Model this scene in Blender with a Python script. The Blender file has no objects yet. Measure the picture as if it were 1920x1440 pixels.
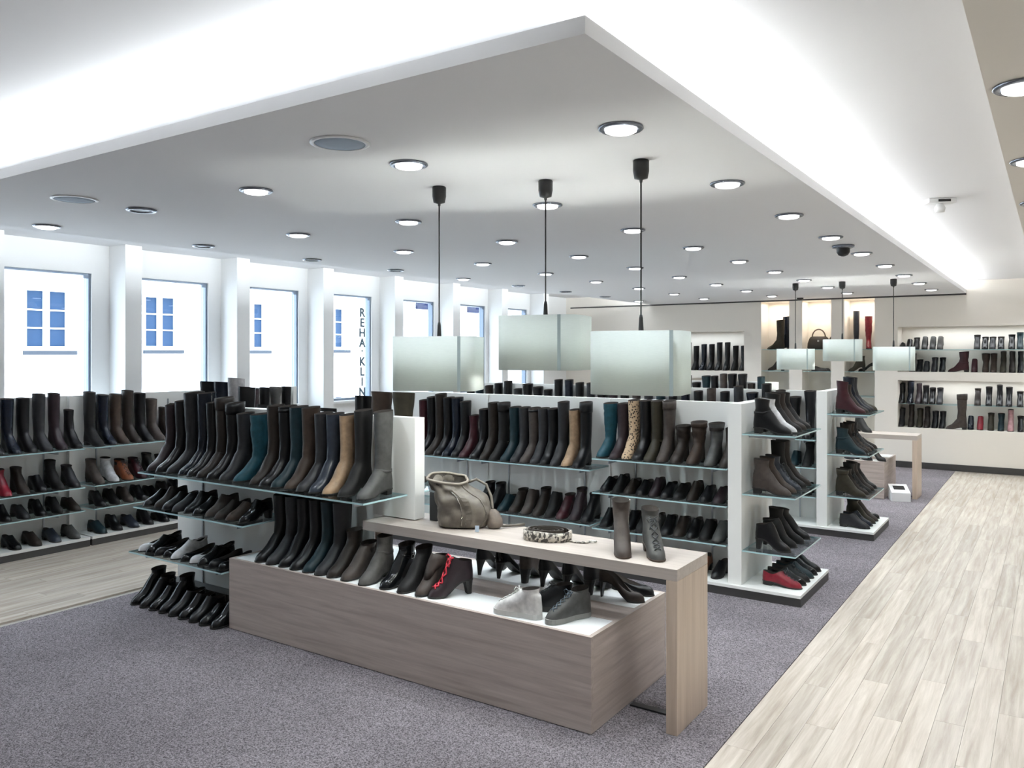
import bpy, bmesh, math, random
from mathutils import Vector, Matrix, noise

# ------------------------------------------------------------------ camera, world, exposure, large lights
sc = bpy.context.scene
COL = sc.collection
FPX, CX, CY, EYE = 1521.0, 960.0, 663.0, 1.70
YAW = math.atan((1978 - CX) / FPX)
cam_d = bpy.data.cameras.new('camera'); cam = bpy.data.objects.new('camera', cam_d); COL.objects.link(cam)
cam_d.sensor_width = 36.0; cam_d.lens = FPX / 1920 * 36.0
cam_d.shift_y = -(720 - CY) / 1920.0
cam_d.clip_start = 0.05; cam_d.clip_end = 200
cam.location = (0, 0, EYE); cam.rotation_euler = (math.radians(90), 0, YAW)
sc.camera = cam
sc.view_settings.view_transform = 'Standard'; sc.view_settings.look = 'None'
sc.view_settings.exposure = 0.14; sc.view_settings.gamma = 1.0; sc.view_settings.use_curve_mapping = False
w = bpy.data.worlds.new('overcast_sky'); sc.world = w; w.use_nodes = True
w.node_tree.nodes['Background'].inputs[0].default_value = (0.76, 0.87, 1.0, 1)
w.node_tree.nodes['Background'].inputs[1].default_value = 9.5

FWD = (-math.sin(YAW), math.cos(YAW)); RGT = (math.cos(YAW), math.sin(YAW))
def ray(px, py):
    a = (px - CX) / FPX
    return FWD[0] + a * RGT[0], FWD[1] + a * RGT[1], -(py - CY) / FPX
def at_y(px, py, Y):
    d = ray(px, py); t = Y / d[1]; return d[0] * t, EYE + d[2] * t
def at_x(px, py, X):
    d = ray(px, py); t = X / d[0]; return d[1] * t, EYE + d[2] * t

ZC, ZU = 2.569, 2.75                       # underside of dropped ceiling, upper ceiling
DX0, DX1, DY0, DY1 = -5.97, -1.06, 1.94, 13.35
XW = -7.70                                  # inner face of the window wall
YB = 13.35                                  # back wall
def area_light(name, loc, rot, sx, sy, power, color=(1, 1, 1), parent=None):
    l = bpy.data.lights.new(name, 'AREA'); l.shape = 'RECTANGLE'; l.size = sx; l.size_y = sy
    l.energy = power; l.color = color
    o = bpy.data.objects.new(name, l); COL.objects.link(o); o.location = loc; o.rotation_euler = rot
    if parent: o.parent = parent
    return o
# cove light strips lying on the dropped ceiling, shining up into the recess
R90 = math.radians(90)
area_light('cove_strip_light', (DX1 - .06, (DY0 + DY1) / 2, 2.63), (math.radians(180), math.radians(28), 0), .05, DY1 - DY0 - .3, 70, (.95, .98, 1))
area_light('cove_strip_light', ((DX0 + DX1) / 2, DY0 + .06, 2.63), (math.radians(180 + 28), 0, 0), DX1 - DX0 - .3, .05, 40, (.92, .97, 1))
area_light('cove_strip_light', (DX0 + .06, (DY0 + DY1) / 2, 2.63), (math.radians(180), math.radians(-32), 0), .05, DY1 - DY0 - .3, 190, (.88, .95, 1))

# ------------------------------------------------------------------ helpers
def link(name, mesh, mat=None, parent=None, smooth=False):
    o = bpy.data.objects.new(name, mesh); COL.objects.link(o)
    if mat is not None and not mesh.materials: mesh.materials.append(mat)
    if parent: o.parent = parent
    return o
def tag(o, label=None, cat=None, group=None, kind=None):
    if label: o['label'] = label
    if cat: o['category'] = cat
    if group: o['group'] = group
    if kind: o['kind'] = kind
    return o
def empty(name, loc=(0, 0, 0), rz=0.0):
    o = bpy.data.objects.new(name, None); COL.objects.link(o); o.empty_display_size = .05
    o.location = loc; o.rotation_euler = (0, 0, rz); return o
def mesh_from(name, verts, faces, smooth=False, mats=()):
    m = bpy.data.meshes.new(name); m.from_pydata(verts, [], faces); m.update()
    bm = bmesh.new(); bm.from_mesh(m); bmesh.ops.recalc_face_normals(bm, faces=bm.faces); bm.to_mesh(m); bm.free()
    if smooth: m.polygons.foreach_set('use_smooth', [True] * len(m.polygons))
    for k in mats: m.materials.append(k)
    return m
def box_data(b, off):
    x0, x1, y0, y1, z0, z1 = b
    v = [(x0, y0, z0), (x1, y0, z0), (x1, y1, z0), (x0, y1, z0), (x0, y0, z1), (x1, y0, z1), (x1, y1, z1), (x0, y1, z1)]
    f = [(0, 3, 2, 1), (4, 5, 6, 7), (0, 1, 5, 4), (1, 2, 6, 5), (2, 3, 7, 6), (3, 0, 4, 7)]
    return v, [tuple(i + off for i in q) for q in f]
def boxes(name, bl, mat, parent=None, bevel=0.0):
    V, Fc = [], []
    for b in bl:
        v, f = box_data(b, len(V)); V += v; Fc += f
    m = mesh_from(name, V, Fc)
    if bevel:
        bm = bmesh.new(); bm.from_mesh(m)
        bmesh.ops.bevel(bm, geom=list(bm.edges), offset=bevel, segments=2, affect='EDGES', profile=.6)
        bm.to_mesh(m); bm.free()
    return link(name, m, mat, parent)
def box(name, b, mat, parent=None, bevel=0.0): return boxes(name, [b], mat, parent, bevel)
def prism(name, poly, lo, hi, axis, mat, parent=None):
    """polygon in the plane normal to axis, extruded lo..hi"""
    def P(a, b, c):
        return {'x': (c, a, b), 'y': (a, c, b), 'z': (a, b, c)}[axis]
    n = len(poly)
    V = [P(a, b, lo) for a, b in poly] + [P(a, b, hi) for a, b in poly]
    Fc = [tuple(range(n)), tuple(range(2 * n - 1, n - 1, -1))] + [(i, (i + 1) % n, n + (i + 1) % n, n + i) for i in range(n)]
    return link(name, mesh_from(name, V, Fc), mat, parent)
def lathe_mesh(name, prof, n=24, smooth=True, axis_off=(0, 0)):
    V, Fc = [], []
    for r, z in prof:
        for i in range(n):
            a = 2 * math.pi * i / n; V.append((r * math.cos(a), r * math.sin(a), z))
    for k in range(len(prof) - 1):
        for i in range(n):
            j = (i + 1) % n
            Fc.append((k * n + i, k * n + j, (k + 1) * n + j, (k + 1) * n + i))
    if prof[0][0] > 1e-4 and False: pass
    return mesh_from(name, V, Fc, smooth)
def lathe(name, prof, mat, parent=None, n=24, smooth=True, closed_ends=True):
    m = lathe_mesh(name, prof, n, smooth)
    if closed_ends:
        bm = bmesh.new(); bm.from_mesh(m)
        ed = [e for e in bm.edges if e.is_boundary]
        if ed: bmesh.ops.holes_fill(bm, edges=ed)
        bmesh.ops.recalc_face_normals(bm, faces=bm.faces); bm.to_mesh(m); bm.free()
    return link(name, m, mat, parent)
def tube_mesh(name, pts, r, n=6, closed=False):
    V, Fc = [], []; P = [Vector(p) for p in pts]; L = len(P)
    for i, p in enumerate(P):
        t = (P[(i + 1) % L] - P[i - 1]) if closed else (P[min(i + 1, L - 1)] - P[max(i - 1, 0)])
        t.normalize(); a = t.cross(Vector((0, 0, 1)))
        if a.length < 1e-3: a = t.cross(Vector((1, 0, 0)))
        a.normalize(); b = t.cross(a)
        rr = r[i] if isinstance(r, (list, tuple)) else r
        for k in range(n):
            q = 2 * math.pi * k / n; V.append(tuple(p + a * rr * math.cos(q) + b * rr * math.sin(q)))
    for i in range(L if closed else L - 1):
        j = (i + 1) % L
        for k in range(n):
            kk = (k + 1) % n; Fc.append((i * n + k, i * n + kk, j * n + kk, j * n + k))
    if not closed:
        Fc.append(tuple(range(n))); Fc.append(tuple((L - 1) * n + k for k in range(n)))
    return V, Fc
def tubes(name, lst, mat, parent=None, n=6, closed=False):
    V, Fc = [], []
    for pts, r in lst:
        v, f = tube_mesh('t', pts, r, n, closed)
        Fc += [tuple(i + len(V) for i in q) for q in f]; V += v
    return link(name, mesh_from(name, V, Fc, True), mat, parent)

# ------------------------------------------------------------------ materials
MATS = {}
def nt(name):
    m = bpy.data.materials.new(name); m.use_nodes = True
    return m, m.node_tree.nodes, m.node_tree.links, m.node_tree.nodes['Principled BSDF']
def setp(b, col=None, rough=None, metal=None, spec=None):
    if col is not None: b.inputs['Base Color'].default_value = (*col, 1)
    if rough is not None: b.inputs['Roughness'].default_value = rough
    if metal is not None: b.inputs['Metallic'].default_value = metal
    if spec is not None: b.inputs['Specular IOR Level'].default_value = spec
def plain(name, col, rough=.5, metal=0, spec=.5, nscale=0, nstr=.0, var=0.0):
    if name in MATS: return MATS[name]
    m, N, L, b = nt(name); setp(b, col, rough, metal, spec)
    if nscale:
        tc = N.new('ShaderNodeTexCoord'); nz = N.new('ShaderNodeTexNoise'); nz.inputs['Scale'].default_value = nscale
        nz.inputs['Detail'].default_value = 3
        L.new(tc.outputs['Object'], nz.inputs['Vector'])
        if nstr:
            bp = N.new('ShaderNodeBump'); bp.inputs['Strength'].default_value = nstr; bp.inputs['Distance'].default_value = .003
            L.new(nz.outputs['Fac'], bp.inputs['Height']); L.new(bp.outputs['Normal'], b.inputs['Normal'])
        if var:
            r = N.new('ShaderNodeValToRGB')
            r.color_ramp.elements[0].position = .3; r.color_ramp.elements[1].position = .7
            r.color_ramp.elements[0].color = (*[max(0, c * (1 - var)) for c in col], 1)
            r.color_ramp.elements[1].color = (*[min(1, c * (1 + var)) for c in col], 1)
            L.new(nz.outputs['Fac'], r.inputs['Fac']); L.new(r.outputs['Color'], b.inputs['Base Color'])
    MATS[name] = m; return m
def emis(name, col, s):
    m, N, L, b = nt(name); setp(b, col, .4); b.inputs['Emission Color'].default_value = (*col, 1); b.inputs['Emission Strength'].default_value = s
    return m
def wood(name, c0, c1, grain_axis, scale=1.0, rough=.4, per_object=False, bump=.05):
    m, N, L, b = nt(name); setp(b, c0, rough)
    tc = N.new('ShaderNodeTexCoord'); mp = N.new('ShaderNodeMapping')
    s = {'x': (1.2, 22, 22), 'y': (22, 1.2, 22), 'z': (22, 22, 1.2)}[grain_axis]
    mp.inputs['Scale'].default_value = [q * scale for q in s]
    L.new(tc.outputs['Object'], mp.inputs['Vector'])
    nz = N.new('ShaderNodeTexNoise'); nz.inputs['Scale'].default_value = 1.6; nz.inputs['Detail'].default_value = 6; nz.inputs['Roughness'].default_value = .62
    nz.inputs['Distortion'].default_value = .35
    if per_object:
        oi = N.new('ShaderNodeObjectInfo'); mul = N.new('ShaderNodeVectorMath'); mul.operation = 'SCALE'; mul.inputs[0].default_value = (37, 91, 53)
        L.new(oi.outputs['Random'], mul.inputs['Scale']); ad = N.new('ShaderNodeVectorMath'); ad.operation = 'ADD'
        L.new(mp.outputs['Vector'], ad.inputs[0]); L.new(mul.outputs['Vector'], ad.inputs[1]); L.new(ad.outputs['Vector'], nz.inputs['Vector'])
    else: L.new(mp.outputs['Vector'], nz.inputs['Vector'])
    r = N.new('ShaderNodeValToRGB'); r.color_ramp.elements[0].position = .3; r.color_ramp.elements[1].position = .68
    r.color_ramp.elements[0].color = (*c0, 1); r.color_ramp.elements[1].color = (*c1, 1)
    L.new(nz.outputs['Fac'], r.inputs['Fac']); out = r.outputs['Color']
    if per_object:
        hs = N.new('ShaderNodeHueSaturation'); mr = N.new('ShaderNodeMapRange')
        mr.inputs['To Min'].default_value = .9; mr.inputs['To Max'].default_value = 1.06
        L.new(oi.outputs['Random'], mr.inputs['Value']); L.new(mr.outputs['Result'], hs.inputs['Value']); L.new(out, hs.inputs['Color']); out = hs.outputs['Color']
    L.new(out, b.inputs['Base Color'])
    bp = N.new('ShaderNodeBump'); bp.inputs['Strength'].default_value = bump; bp.inputs['Distance'].default_value = .002
    L.new(nz.outputs['Fac'], bp.inputs['Height']); L.new(bp.outputs['Normal'], b.inputs['Normal'])
    MATS[name] = m; return m
def carpet_mat():
    m, N, L, b = nt('carpet_pile'); setp(b, (.2, .2, .2), .95, 0, .1)
    tc = N.new('ShaderNodeTexCoord')
    def nz(s, d, rgh=.6):
        n = N.new('ShaderNodeTexNoise'); n.inputs['Scale'].default_value = s; n.inputs['Detail'].default_value = d; n.inputs['Roughness'].default_value = rgh
        L.new(tc.outputs['Object'], n.inputs['Vector']); return n
    fine = nz(150, 3, .75); big = nz(1.6, 3)
    r = N.new('ShaderNodeValToRGB'); e = r.color_ramp.elements
    e[0].position = .36; e[1].position = .64; e[0].color = (.048, .043, .047, 1); e[1].color = (.37, .335, .36, 1)
    L.new(fine.outputs['Fac'], r.inputs['Fac'])
    mr = N.new('ShaderNodeMapRange'); mr.inputs['From Min'].default_value = .3; mr.inputs['From Max'].default_value = .7
    mr.inputs['To Min'].default_value = .86; mr.inputs['To Max'].default_value = 1.12
    L.new(big.outputs['Fac'], mr.inputs['Value'])
    hs = N.new('ShaderNodeHueSaturation'); L.new(mr.outputs['Result'], hs.inputs['Value']); L.new(r.outputs['Color'], hs.inputs['Color'])
    L.new(hs.outputs['Color'], b.inputs['Base Color'])
    bp = N.new('ShaderNodeBump'); bp.inputs['Strength'].default_value = .8; bp.inputs['Distance'].default_value = .006
    L.new(fine.outputs['Fac'], bp.inputs['Height']); L.new(bp.outputs['Normal'], b.inputs['Normal'])
    return m
def thin_glass(name, tint, refl=.08, rough=0.0):
    m = bpy.data.materials.new(name); m.use_nodes = True; N, L = m.node_tree.nodes, m.node_tree.links
    N.clear(); out = N.new('ShaderNodeOutputMaterial'); t = N.new('ShaderNodeBsdfTransparent'); t.inputs[0].default_value = (*tint, 1)
    g = N.new('ShaderNodeBsdfGlossy'); g.inputs['Roughness'].default_value = rough; mx = N.new('ShaderNodeMixShader')
    lw = N.new('ShaderNodeLayerWeight'); lw.inputs['Blend'].default_value = .25
    mr = N.new('ShaderNodeMapRange'); mr.inputs['To Min'].default_value = refl * .5; mr.inputs['To Max'].default_value = min(1, refl * 6)
    L.new(lw.outputs['Fresnel'], mr.inputs['Value']); L.new(mr.outputs['Result'], mx.inputs[0])
    L.new(t.outputs[0], mx.inputs[1]); L.new(g.outputs[0], mx.inputs[2]); L.new(mx.outputs[0], out.inputs[0])
    return m

M_WALL = plain('white_wall_paint', (.86, .86, .85), .7, nscale=60, nstr=.02)
M_WALLC = plain('cream_wall_paint', (.88, .83, .755), .7, nscale=60, nstr=.02)
M_CEIL = plain('ceiling_paint', (.88, .88, .89), .8, nscale=80, nstr=.02)
M_PANEL = plain('white_laminate', (.86, .86, .83), .35)
M_DARK = plain('charcoal_kick_board', (.045, .043, .042), .45)
M_ALU = plain('grey_aluminium', (.16, .2, .26), .4, .3)
M_STEEL = plain('brushed_steel', (.45, .47, .5), .3, .9)
M_CHROME = plain('dark_chrome_ring', (.22, .24, .28), .25, .8)
M_BLACK = plain('black_plastic', (.012, .012, .013), .4)
M_WPLAST = plain('white_plastic', (.8, .8, .8), .4)
M_OAKX = wood('grey_oak_along', (.37, .305, .27), (.54, .465, .42), 'x')
M_OAKZ = wood('grey_oak_upright', (.46, .36, .28), (.60, .49, .395), 'z', .7)
M_OAKT = wood('grey_oak_top', (.40, .35, .312), (.50, .445, .405), 'x')
M_PLANK = wood('pale_oak_plank', (.43, .365, .30), (.66, .595, .52), 'y', .8, .27, True, .04)
M_CARPET = carpet_mat()
M_GLASS = thin_glass('shelf_glass', (.93, .98, .985), .10)
M_GEDGE = plain('shelf_glass_edge', (.45, .66, .68), .15)
M_PANE = thin_glass('window_glass', (.97, .99, 1.0), .05)
M_LENS = emis('lit_lamp_lens', (1.0, 1.0, 1.0), 3.2)
M_LENSOFF = plain('dark_lamp_lens', (.07, .08, .1), .3)
M_SPK = plain('speaker_grille', (.36, .43, .52), .7)

# ------------------------------------------------------------------ the room
def wall_holes(name, a0, a1, z0, z1, holes, place, depth, mat, through=False):
    """flat wall with rectangular recesses; place(a, z, d) -> world, d is distance into the wall"""
    xs = sorted({a0, a1, *[h[0] for h in holes], *[h[1] for h in holes]}); zs = sorted({z0, z1, *[h[2] for h in holes], *[h[3] for h in holes]})
    V, Fc, idx = [], [], {}
    def vid(a, z, d):
        k = (round(a, 4), round(z, 4), d)
        if k not in idx: idx[k] = len(V); V.append(place(a, z, d))
        return idx[k]
    def inh(a, z): return any(h[0] < a < h[1] and h[2] < z < h[3] for h in holes)
    for i in range(len(xs) - 1):
        for j in range(len(zs) - 1):
            a, b, c, d = xs[i], xs[i + 1], zs[j], zs[j + 1]
            if not inh((a + b) / 2, (c + d) / 2):
                Fc.append((vid(a, c, 0), vid(b, c, 0), vid(b, d, 0), vid(a, d, 0)))
                if through: Fc.append((vid(a, c, depth), vid(b, c, depth), vid(b, d, depth), vid(a, d, depth)))
    for h in holes:
        q = [(h[0], h[2]), (h[1], h[2]), (h[1], h[3]), (h[0], h[3])]
        for i in range(4):
            (a, c), (b, d) = q[i], q[(i + 1) % 4]
            Fc.append((vid(a, c, 0), vid(b, d, 0), vid(b, d, depth), vid(a, c, depth)))
        if not through: Fc.append(tuple(vid(a, c, depth) for a, c in q))
    m = bpy.data.meshes.new(name); m.from_pydata(V, [], Fc); m.update(); m.materials.append(mat)
    o = bpy.data.objects.new(name, m); COL.objects.link(o); o['kind'] = 'structure'; return o

# floor: slab, carpet field, oak planks
floor = box('floor', (-8.2, 2.0, -4.2, 13.9, -.12, -.014), plain('screed', (.45, .42, .38), .9)); tag(floor, kind='structure')
carpet = box('carpet', (-5.43, -1.198, -4.0, 13.30, -.0135, .004), M_CARPET); tag(carpet, 'mottled grey brown carpet under the shoe displays', kind='structure')
carpet['kind'] = 'structure'
PW, PL = .122, 1.28
random.seed(4)
plank_me = None
def planks(x0, x1, y0, y1):
    global plank_me
    if plank_me is None:
        V, Fc = box_data((0, PW - .0012, 0, PL - .0015, -.0135, 0), 0); plank_me = mesh_from('plank', V, Fc, mats=[M_PLANK])
    c = 0; x = x0
    while x + PW <= x1 + .01:
        y = y0 - [0, .43, .86, .2, .64][c % 5] - random.uniform(0, .12)
        while y < y1 - .05:
            o = bpy.data.objects.new('plank', plank_me); COL.objects.link(o); o.parent = floor; o.location = (x, y, 0)
            if y + PL > y1: o.scale.y = (y1 - y) / PL
            y += PL
        x += PW; c += 1
planks(-1.196, .9, 2.2, 13.30)
planks(-7.60, -5.44, 1.9, 13.30)

# ceilings
tag(box('ceiling', (-8.0, 1.62, -4.2, 13.9, ZU, ZU + .1), M_CEIL), kind='structure')
drop = box('ceiling_drop', (DX0, DX1, DY0, DY1, ZC, ZC + .05), M_CEIL); drop['kind'] = 'structure'
hang = boxes('trim_1', [(x - .02, x + .02, y - .02, y + .02, ZC + .05, ZU) for x in (-5.2, -3.5, -1.8) for y in (3, 6, 9, 12)], M_CEIL); hang['kind'] = 'structure'
soff = box('ceiling_soffit', (-.19, 1.60, -4.0, YB, ZC, ZU), M_WALLC); soff['kind'] = 'structure'
gap = box('shadow_gap_strip', (-7.6, DX1, YB - .012, YB - .001, ZC - .022, ZC), M_DARK); gap['kind'] = 'structure'  # dark strip standing in for the shade of the gap between ceiling and wall
tag(box('wall_right', (1.60, 1.75, -4.2, 13.9, -.014, ZU), M_WALLC), kind='structure')
tag(box('wall_front', (-8.0, 1.6, -4.2, -4.05, -.014, ZU), M_WALLC), kind='structure')
# window wall
WIN = [(r - .80, r) for r in (1.70, 2.96, 4.236, 5.530, 6.808, 8.085, 9.42, 10.72, 11.98)]
WZ0, WZ1 = 1.09, 2.47
wall_left = wall_holes('wall_left', -4.2, 13.9, -.014, ZU, [(a, b, WZ0, WZ1) for a, b in WIN], lambda a, z, d: (XW - d, a, z), .12, M_WALL, True)
for yr in (.80, 2.05, 3.33, 4.58, 5.86, 7.12, 8.41, 9.69, 10.97, 12.25):
    y = yr - .17
    p = box('pillar', (XW + .001, -7.42, y, y + .17, -.0, ZU - .001), M_WALL); p['kind'] = 'structure'
for i, (a, b) in enumerate(WIN):
    fr = boxes('window_%d' % (i + 1), [(XW - .10, XW - .02, a, b, WZ1 - .02, WZ1), (XW - .10, XW - .02, a, b, WZ0, WZ0 + .03),
               (XW - .10, XW - .02, a, a + .022, WZ0 + .03, WZ1 - .02), (XW - .10, XW - .02, b - .022, b, WZ0 + .03, WZ1 - .02)], M_ALU)
    fr['kind'] = 'structure'
    box('pane', (XW - .07, XW - .062, a + .023, b - .023, WZ0 + .031, WZ1 - .021), M_PANE, fr)
    box('hinge', (XW - .019, XW - .005, b - .075, b - .024, WZ1 - .05, WZ1 - .022), M_ALU, fr)
    box('window_sill', (XW + .001, XW + .06, a - .02, b + .02, WZ0 - .03, WZ0 - .001), M_WPLAST, fr)
    l = area_light('window_portal', (XW - .3, (a + b) / 2, (WZ0 + WZ1) / 2), (0, -R90, 0), WZ1 - WZ0, b - a, 1); l.data.cycles.is_portal = True
# back wall with niches
NICHE = [(-4.01, -3.56), (-3.357, -2.918), (-2.72, -2.283)]
RN = (-1.964, .75)
holes = [(-7.05, -4.295, 1.41, 2.075), (-7.05, -4.295, .62, 1.285)] + [(a, b, .30, 2.545) for a, b in NICHE] + [(RN[0], RN[1], 1.428, 2.10), (RN[0], RN[1], .597, 1.30)]
wall_back = wall_holes('wall_back', -8.0, 1.6, -.014, ZU, holes, lambda a, z, d: (a, YB + d, z), .42, M_WALLC)
bb = box('baseboard_back', (-7.6, 1.6, YB - .02, YB - .001, .0, .092), M_DARK); bb['kind'] = 'structure'
for a, b in NICHE:
    area_light('niche_light', ((a + b) / 2, YB + .16, 2.53), (0, 0, 0), .3, .2, 3.2, (1, .9, .78))
area_light('niche_light', (-.6, YB + .2, 2.09), (0, 0, 0), 2.4, .1, 8, (.92, .97, 1))
area_light('niche_light', (-.6, YB + .2, 1.29), (0, 0, 0), 2.4, .1, 7, (.92, .97, 1))
area_light('niche_light', (-5.6, YB + .2, 2.06), (0, 0, 0), 2.4, .1, 6, (.85, .93, 1))
# glass shelves on the back wall
def glass(name, b, parent=None):
    V, Fc = box_data(b, 0); m = mesh_from(name, V, Fc, mats=[M_GLASS, M_GEDGE])
    for p in m.polygons:
        if abs(p.normal.z) < .5: p.material_index = 1
    return link(name, m, None, parent)
def glass_thing(name, b, label, group=None):
    o = glass(name, b); tag(o, label, 'shelf', group); return o
for z, nm in ((1.752, 'upper'), (.94, 'lower')):
    glass_thing('glass_shelf', (RN[0] + .002, RN[1] - .002, YB + (.03 if z > 1.5 else .135), YB + .418, z, z + .008), f'long clear glass shelf across the {nm} wide wall niche')
for k, (a, b) in enumerate(NICHE):
    for z, nm in ((1.76, 'upper'), (1.412, 'middle'), (1.03, 'lower')):
        glass_thing('glass_shelf', (a + .002, b - .002, YB + .02, YB + .418, z, z + .008),
                    f'{nm} glass shelf in the {["warm lit niche beside the boot alcove","middle warm lit niche","warm lit niche beside the wide wall niches"][k]}')

# ------------------------------------------------------------------ outside: facade across the street
fac = wall_holes('opposite_house', -2, 30, -3, 8, [(6.62, 7.36, 1.75, 2.80), (8.72, 9.42, 1.77, 2.81), (10.86, 11.52, 1.77, 2.80), (13.2, 13.86, 1.79, 2.8), (13.2, 13.86, -.3, .72), (8.72, 9.42, -.3, .72)],
                 lambda a, z, d: (-14 - d, a, z), .16, plain('white_render', (.88, .87, .84), .9, nscale=8, nstr=.05), False)
tag(fac, 'white rendered house front across the street seen through windows', 'building'); fac['kind'] = 'thing'
M_SKYG = plain('blue_reflecting_glass', (.016, .04, .085), .35, 0, .15)
M_WFR = plain('white_window_paint', (.86, .88, .9), .5)
M_SILL = plain('grey_stone_sill', (.05, .058, .07), .9, 0, .1)
for (a, b, c, d) in [(6.62, 7.36, 1.75, 2.80), (8.72, 9.42, 1.77, 2.81), (10.86, 11.52, 1.77, 2.80), (13.2, 13.86, 1.79, 2.8), (13.2, 13.86, -.3, .72), (8.72, 9.42, -.3, .72)]:
    wdw = box('window', (-14.158, -14.14, a, b, c, d), M_SKYG, fac)
    mid = (a + b) / 2
    bars = [(-14.139, -14.10, a + .001, a + .05, c + .001, d - .001), (-14.139, -14.10, b - .05, b - .001, c + .001, d - .001), (-14.139, -14.10, mid - .05, mid + .05, c + .001, d - .001)]
    for p0, p1 in ((a + .05, mid - .05), (mid + .05, b - .05)):
        bars += [(-14.139, -14.10, p0, p1, c + .001, c + .07), (-14.139, -14.10, p0, p1, d - .05, d - .001)] + [(-14.135, -14.115, p0, p1, c + (d - c) * t - .012, c + (d - c) * t + .012) for t in (.36, .65)]
    boxes('window_frame', bars, M_WFR, wdw)
    box('stone_sill', (-14.0, -13.94, a - .06, b + .06, c - .07, c - .002), M_SILL, fac)
for a, b in ((16.35, 17.15), (18.6, 19.1)):
    box('window', (-14.0, -13.93, a, b, 2.88, 3.35), plain('slate_blue_shutter', (.012, .016, .045), .9, 0, .05), fac)
ts = empty('wall_lettering', (-13.99, 14.36, .4)); tag(ts, 'dark vertical lettering on the white house front across the street', 'lettering')
z = 2.60
for ch in 'REHA\u00b7KLINIK':
    cu = bpy.data.curves.new('letter', 'FONT'); cu.body = ch; cu.size = .29; cu.extrude = .006; cu.align_x = 'CENTER'; cu.offset = .008
    tmp = bpy.data.objects.new('letter_outline', cu); COL.objects.link(tmp); bpy.context.view_layer.update()
    lm = bpy.data.meshes.new_from_object(tmp.evaluated_get(bpy.context.evaluated_depsgraph_get())); bpy.data.objects.remove(tmp); bpy.data.curves.remove(cu)
    lm.materials.clear(); o = link('letter', lm, plain('slate_paint', (.008, .012, .014), .95, 0, .03))
    o.parent = ts; o.location = (0, 0, z - .4); o.rotation_euler = (R90, 0, R90)
    z -= .245 if ch != 'A' else .2
    if ch == '\u00b7': z -= .01
street = box('street', (-13.9, -8.4, -6, 30, -3.2, -3.0), plain('street_paving', (.35, .35, .36), .9)); tag(street, 'grey paved street between the shop and the white house', kind='structure'); street['kind'] = 'structure'

# ------------------------------------------------------------------ ceiling fittings
RING = lathe_mesh('trim_ring', [(.086, 0), (.088, -.006), (.082, -.011), (.066, -.010), (.062, -.004), (.062, .0)], 28)
RING.materials.append(M_CHROME)
LENS = lathe_mesh('lens', [(.0, -.024), (.03, -.0235), (.05, -.021), (.0605, -.016), (.0608, -.0015), (0, -.0015)], 28)
LENS.materials.append(M_LENS)
LENS0 = lathe_mesh('lens', [(.0, -.006), (.03, -.006), (.06, -.005), (.0605, -.0015), (0, -.0015)], 24); LENS0.materials.append(M_LENSOFF)
spot = bpy.data.lights.new('lamp_light', 'SPOT'); spot.energy = 45; spot.spot_size = math.radians(128); spot.spot_blend = .9; spot.color = (.87, .945, 1); spot.shadow_soft_size = .055
def downlight(x, y, z, label, group, on=True, sp=spot):
    e = empty('ceiling_downlight', (x, y, z)); tag(e, label, 'ceiling light', group)
    link('trim_ring', RING, None, e); link('lens', LENS if on else LENS0, None, e)
    if on:
        l = bpy.data.objects.new('lamp_light', sp); COL.objects.link(l); l.parent = e; l.location = (0, 0, -.035)
ROWN = ['row along the right edge of the dropped ceiling', 'second row from the right ceiling edge', 'middle row of the dropped ceiling', 'second row from the window side', 'row nearest the windows']
ORD = ['first', 'second', 'third', 'fourth', 'fifth', 'sixth', 'seventh', 'eighth', 'ninth', 'tenth', 'eleventh', 'twelfth', 'thirteenth', 'fourteenth', 'fifteenth', 'sixteenth', 'seventeenth', 'eighteenth', 'nineteenth', 'twentieth']
ROWL = ['long outer edge row', 'second row from outer edge', 'middle row', 'second row from windows', 'row beside windows']
GX = [-1.385, -2.455, -3.52, -4.575, -5.69]; GY = [2.82, 4.04, 5.19, 6.33, 7.49, 8.65, 9.85, 11.05, 12.25]
for i, x in enumerate(GX):
    for j, y in enumerate(GY):
        off = (i, j) in ((3, 0), (4, 1), (4, 2), (4, 3), (4, 5), (4, 6), (4, 7))
        downlight(x, y, ZC - .001, ('unlit dark' if off else 'lit round') + f' recessed ceiling spotlight, {ROWL[i]}, {ORD[8 - j]} from back wall', 'dropped ceiling spotlights', not off)
for j, y in enumerate([3.10 + 1.22 * k for k in range(-3, 9)]):
    downlight(-.085, y, ZC - .001, f'round recessed spotlight in the cream side soffit, {ORD[11 - j]} from back wall', 'soffit spotlights')
for i, x in enumerate((-.9, -2.6, -4.3, -6.0)):
    for j, y in enumerate((-.7, -2.6)):
        downlight(x, y, ZU - .001, f'lit spotlight in the upper ceiling near the shop front, {ORD[i]} of {ORD[j]} row', 'entrance spotlights')
for j, (x, y) in enumerate(((-2.45, 2.385), (-4.577, 2.42))):
    e = empty('ceiling_speaker', (x, y, ZC - .001)); tag(e, ['round blue grey ceiling speaker on the pale ceiling between two lit spotlights', 'round blue grey ceiling speaker next to the unlit spotlight near windows'][j], 'speaker')
    lathe('trim_ring', [(.122, 0), (.122, -.004), (.105, -.006), (.1045, -.002), (.1045, 0)], M_WPLAST, e, 32, closed_ends=False)
    lathe('grille', [(0, -.005), (.06, -.005), (.104, -.0045), (.104, -.0008), (0, -.0008)], M_SPK, e, 32, closed_ends=False)
e = empty('security_camera', (-1.412, 6.89, ZC - .001)); tag(e, 'dark domed security camera under the dropped ceiling near its edge', 'camera')
lathe('mount_plate', [(0, 0), (.085, 0), (.085, -.018), (.06, -.026), (0, -.026)], M_CHROME, e, 24, closed_ends=False)
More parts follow.
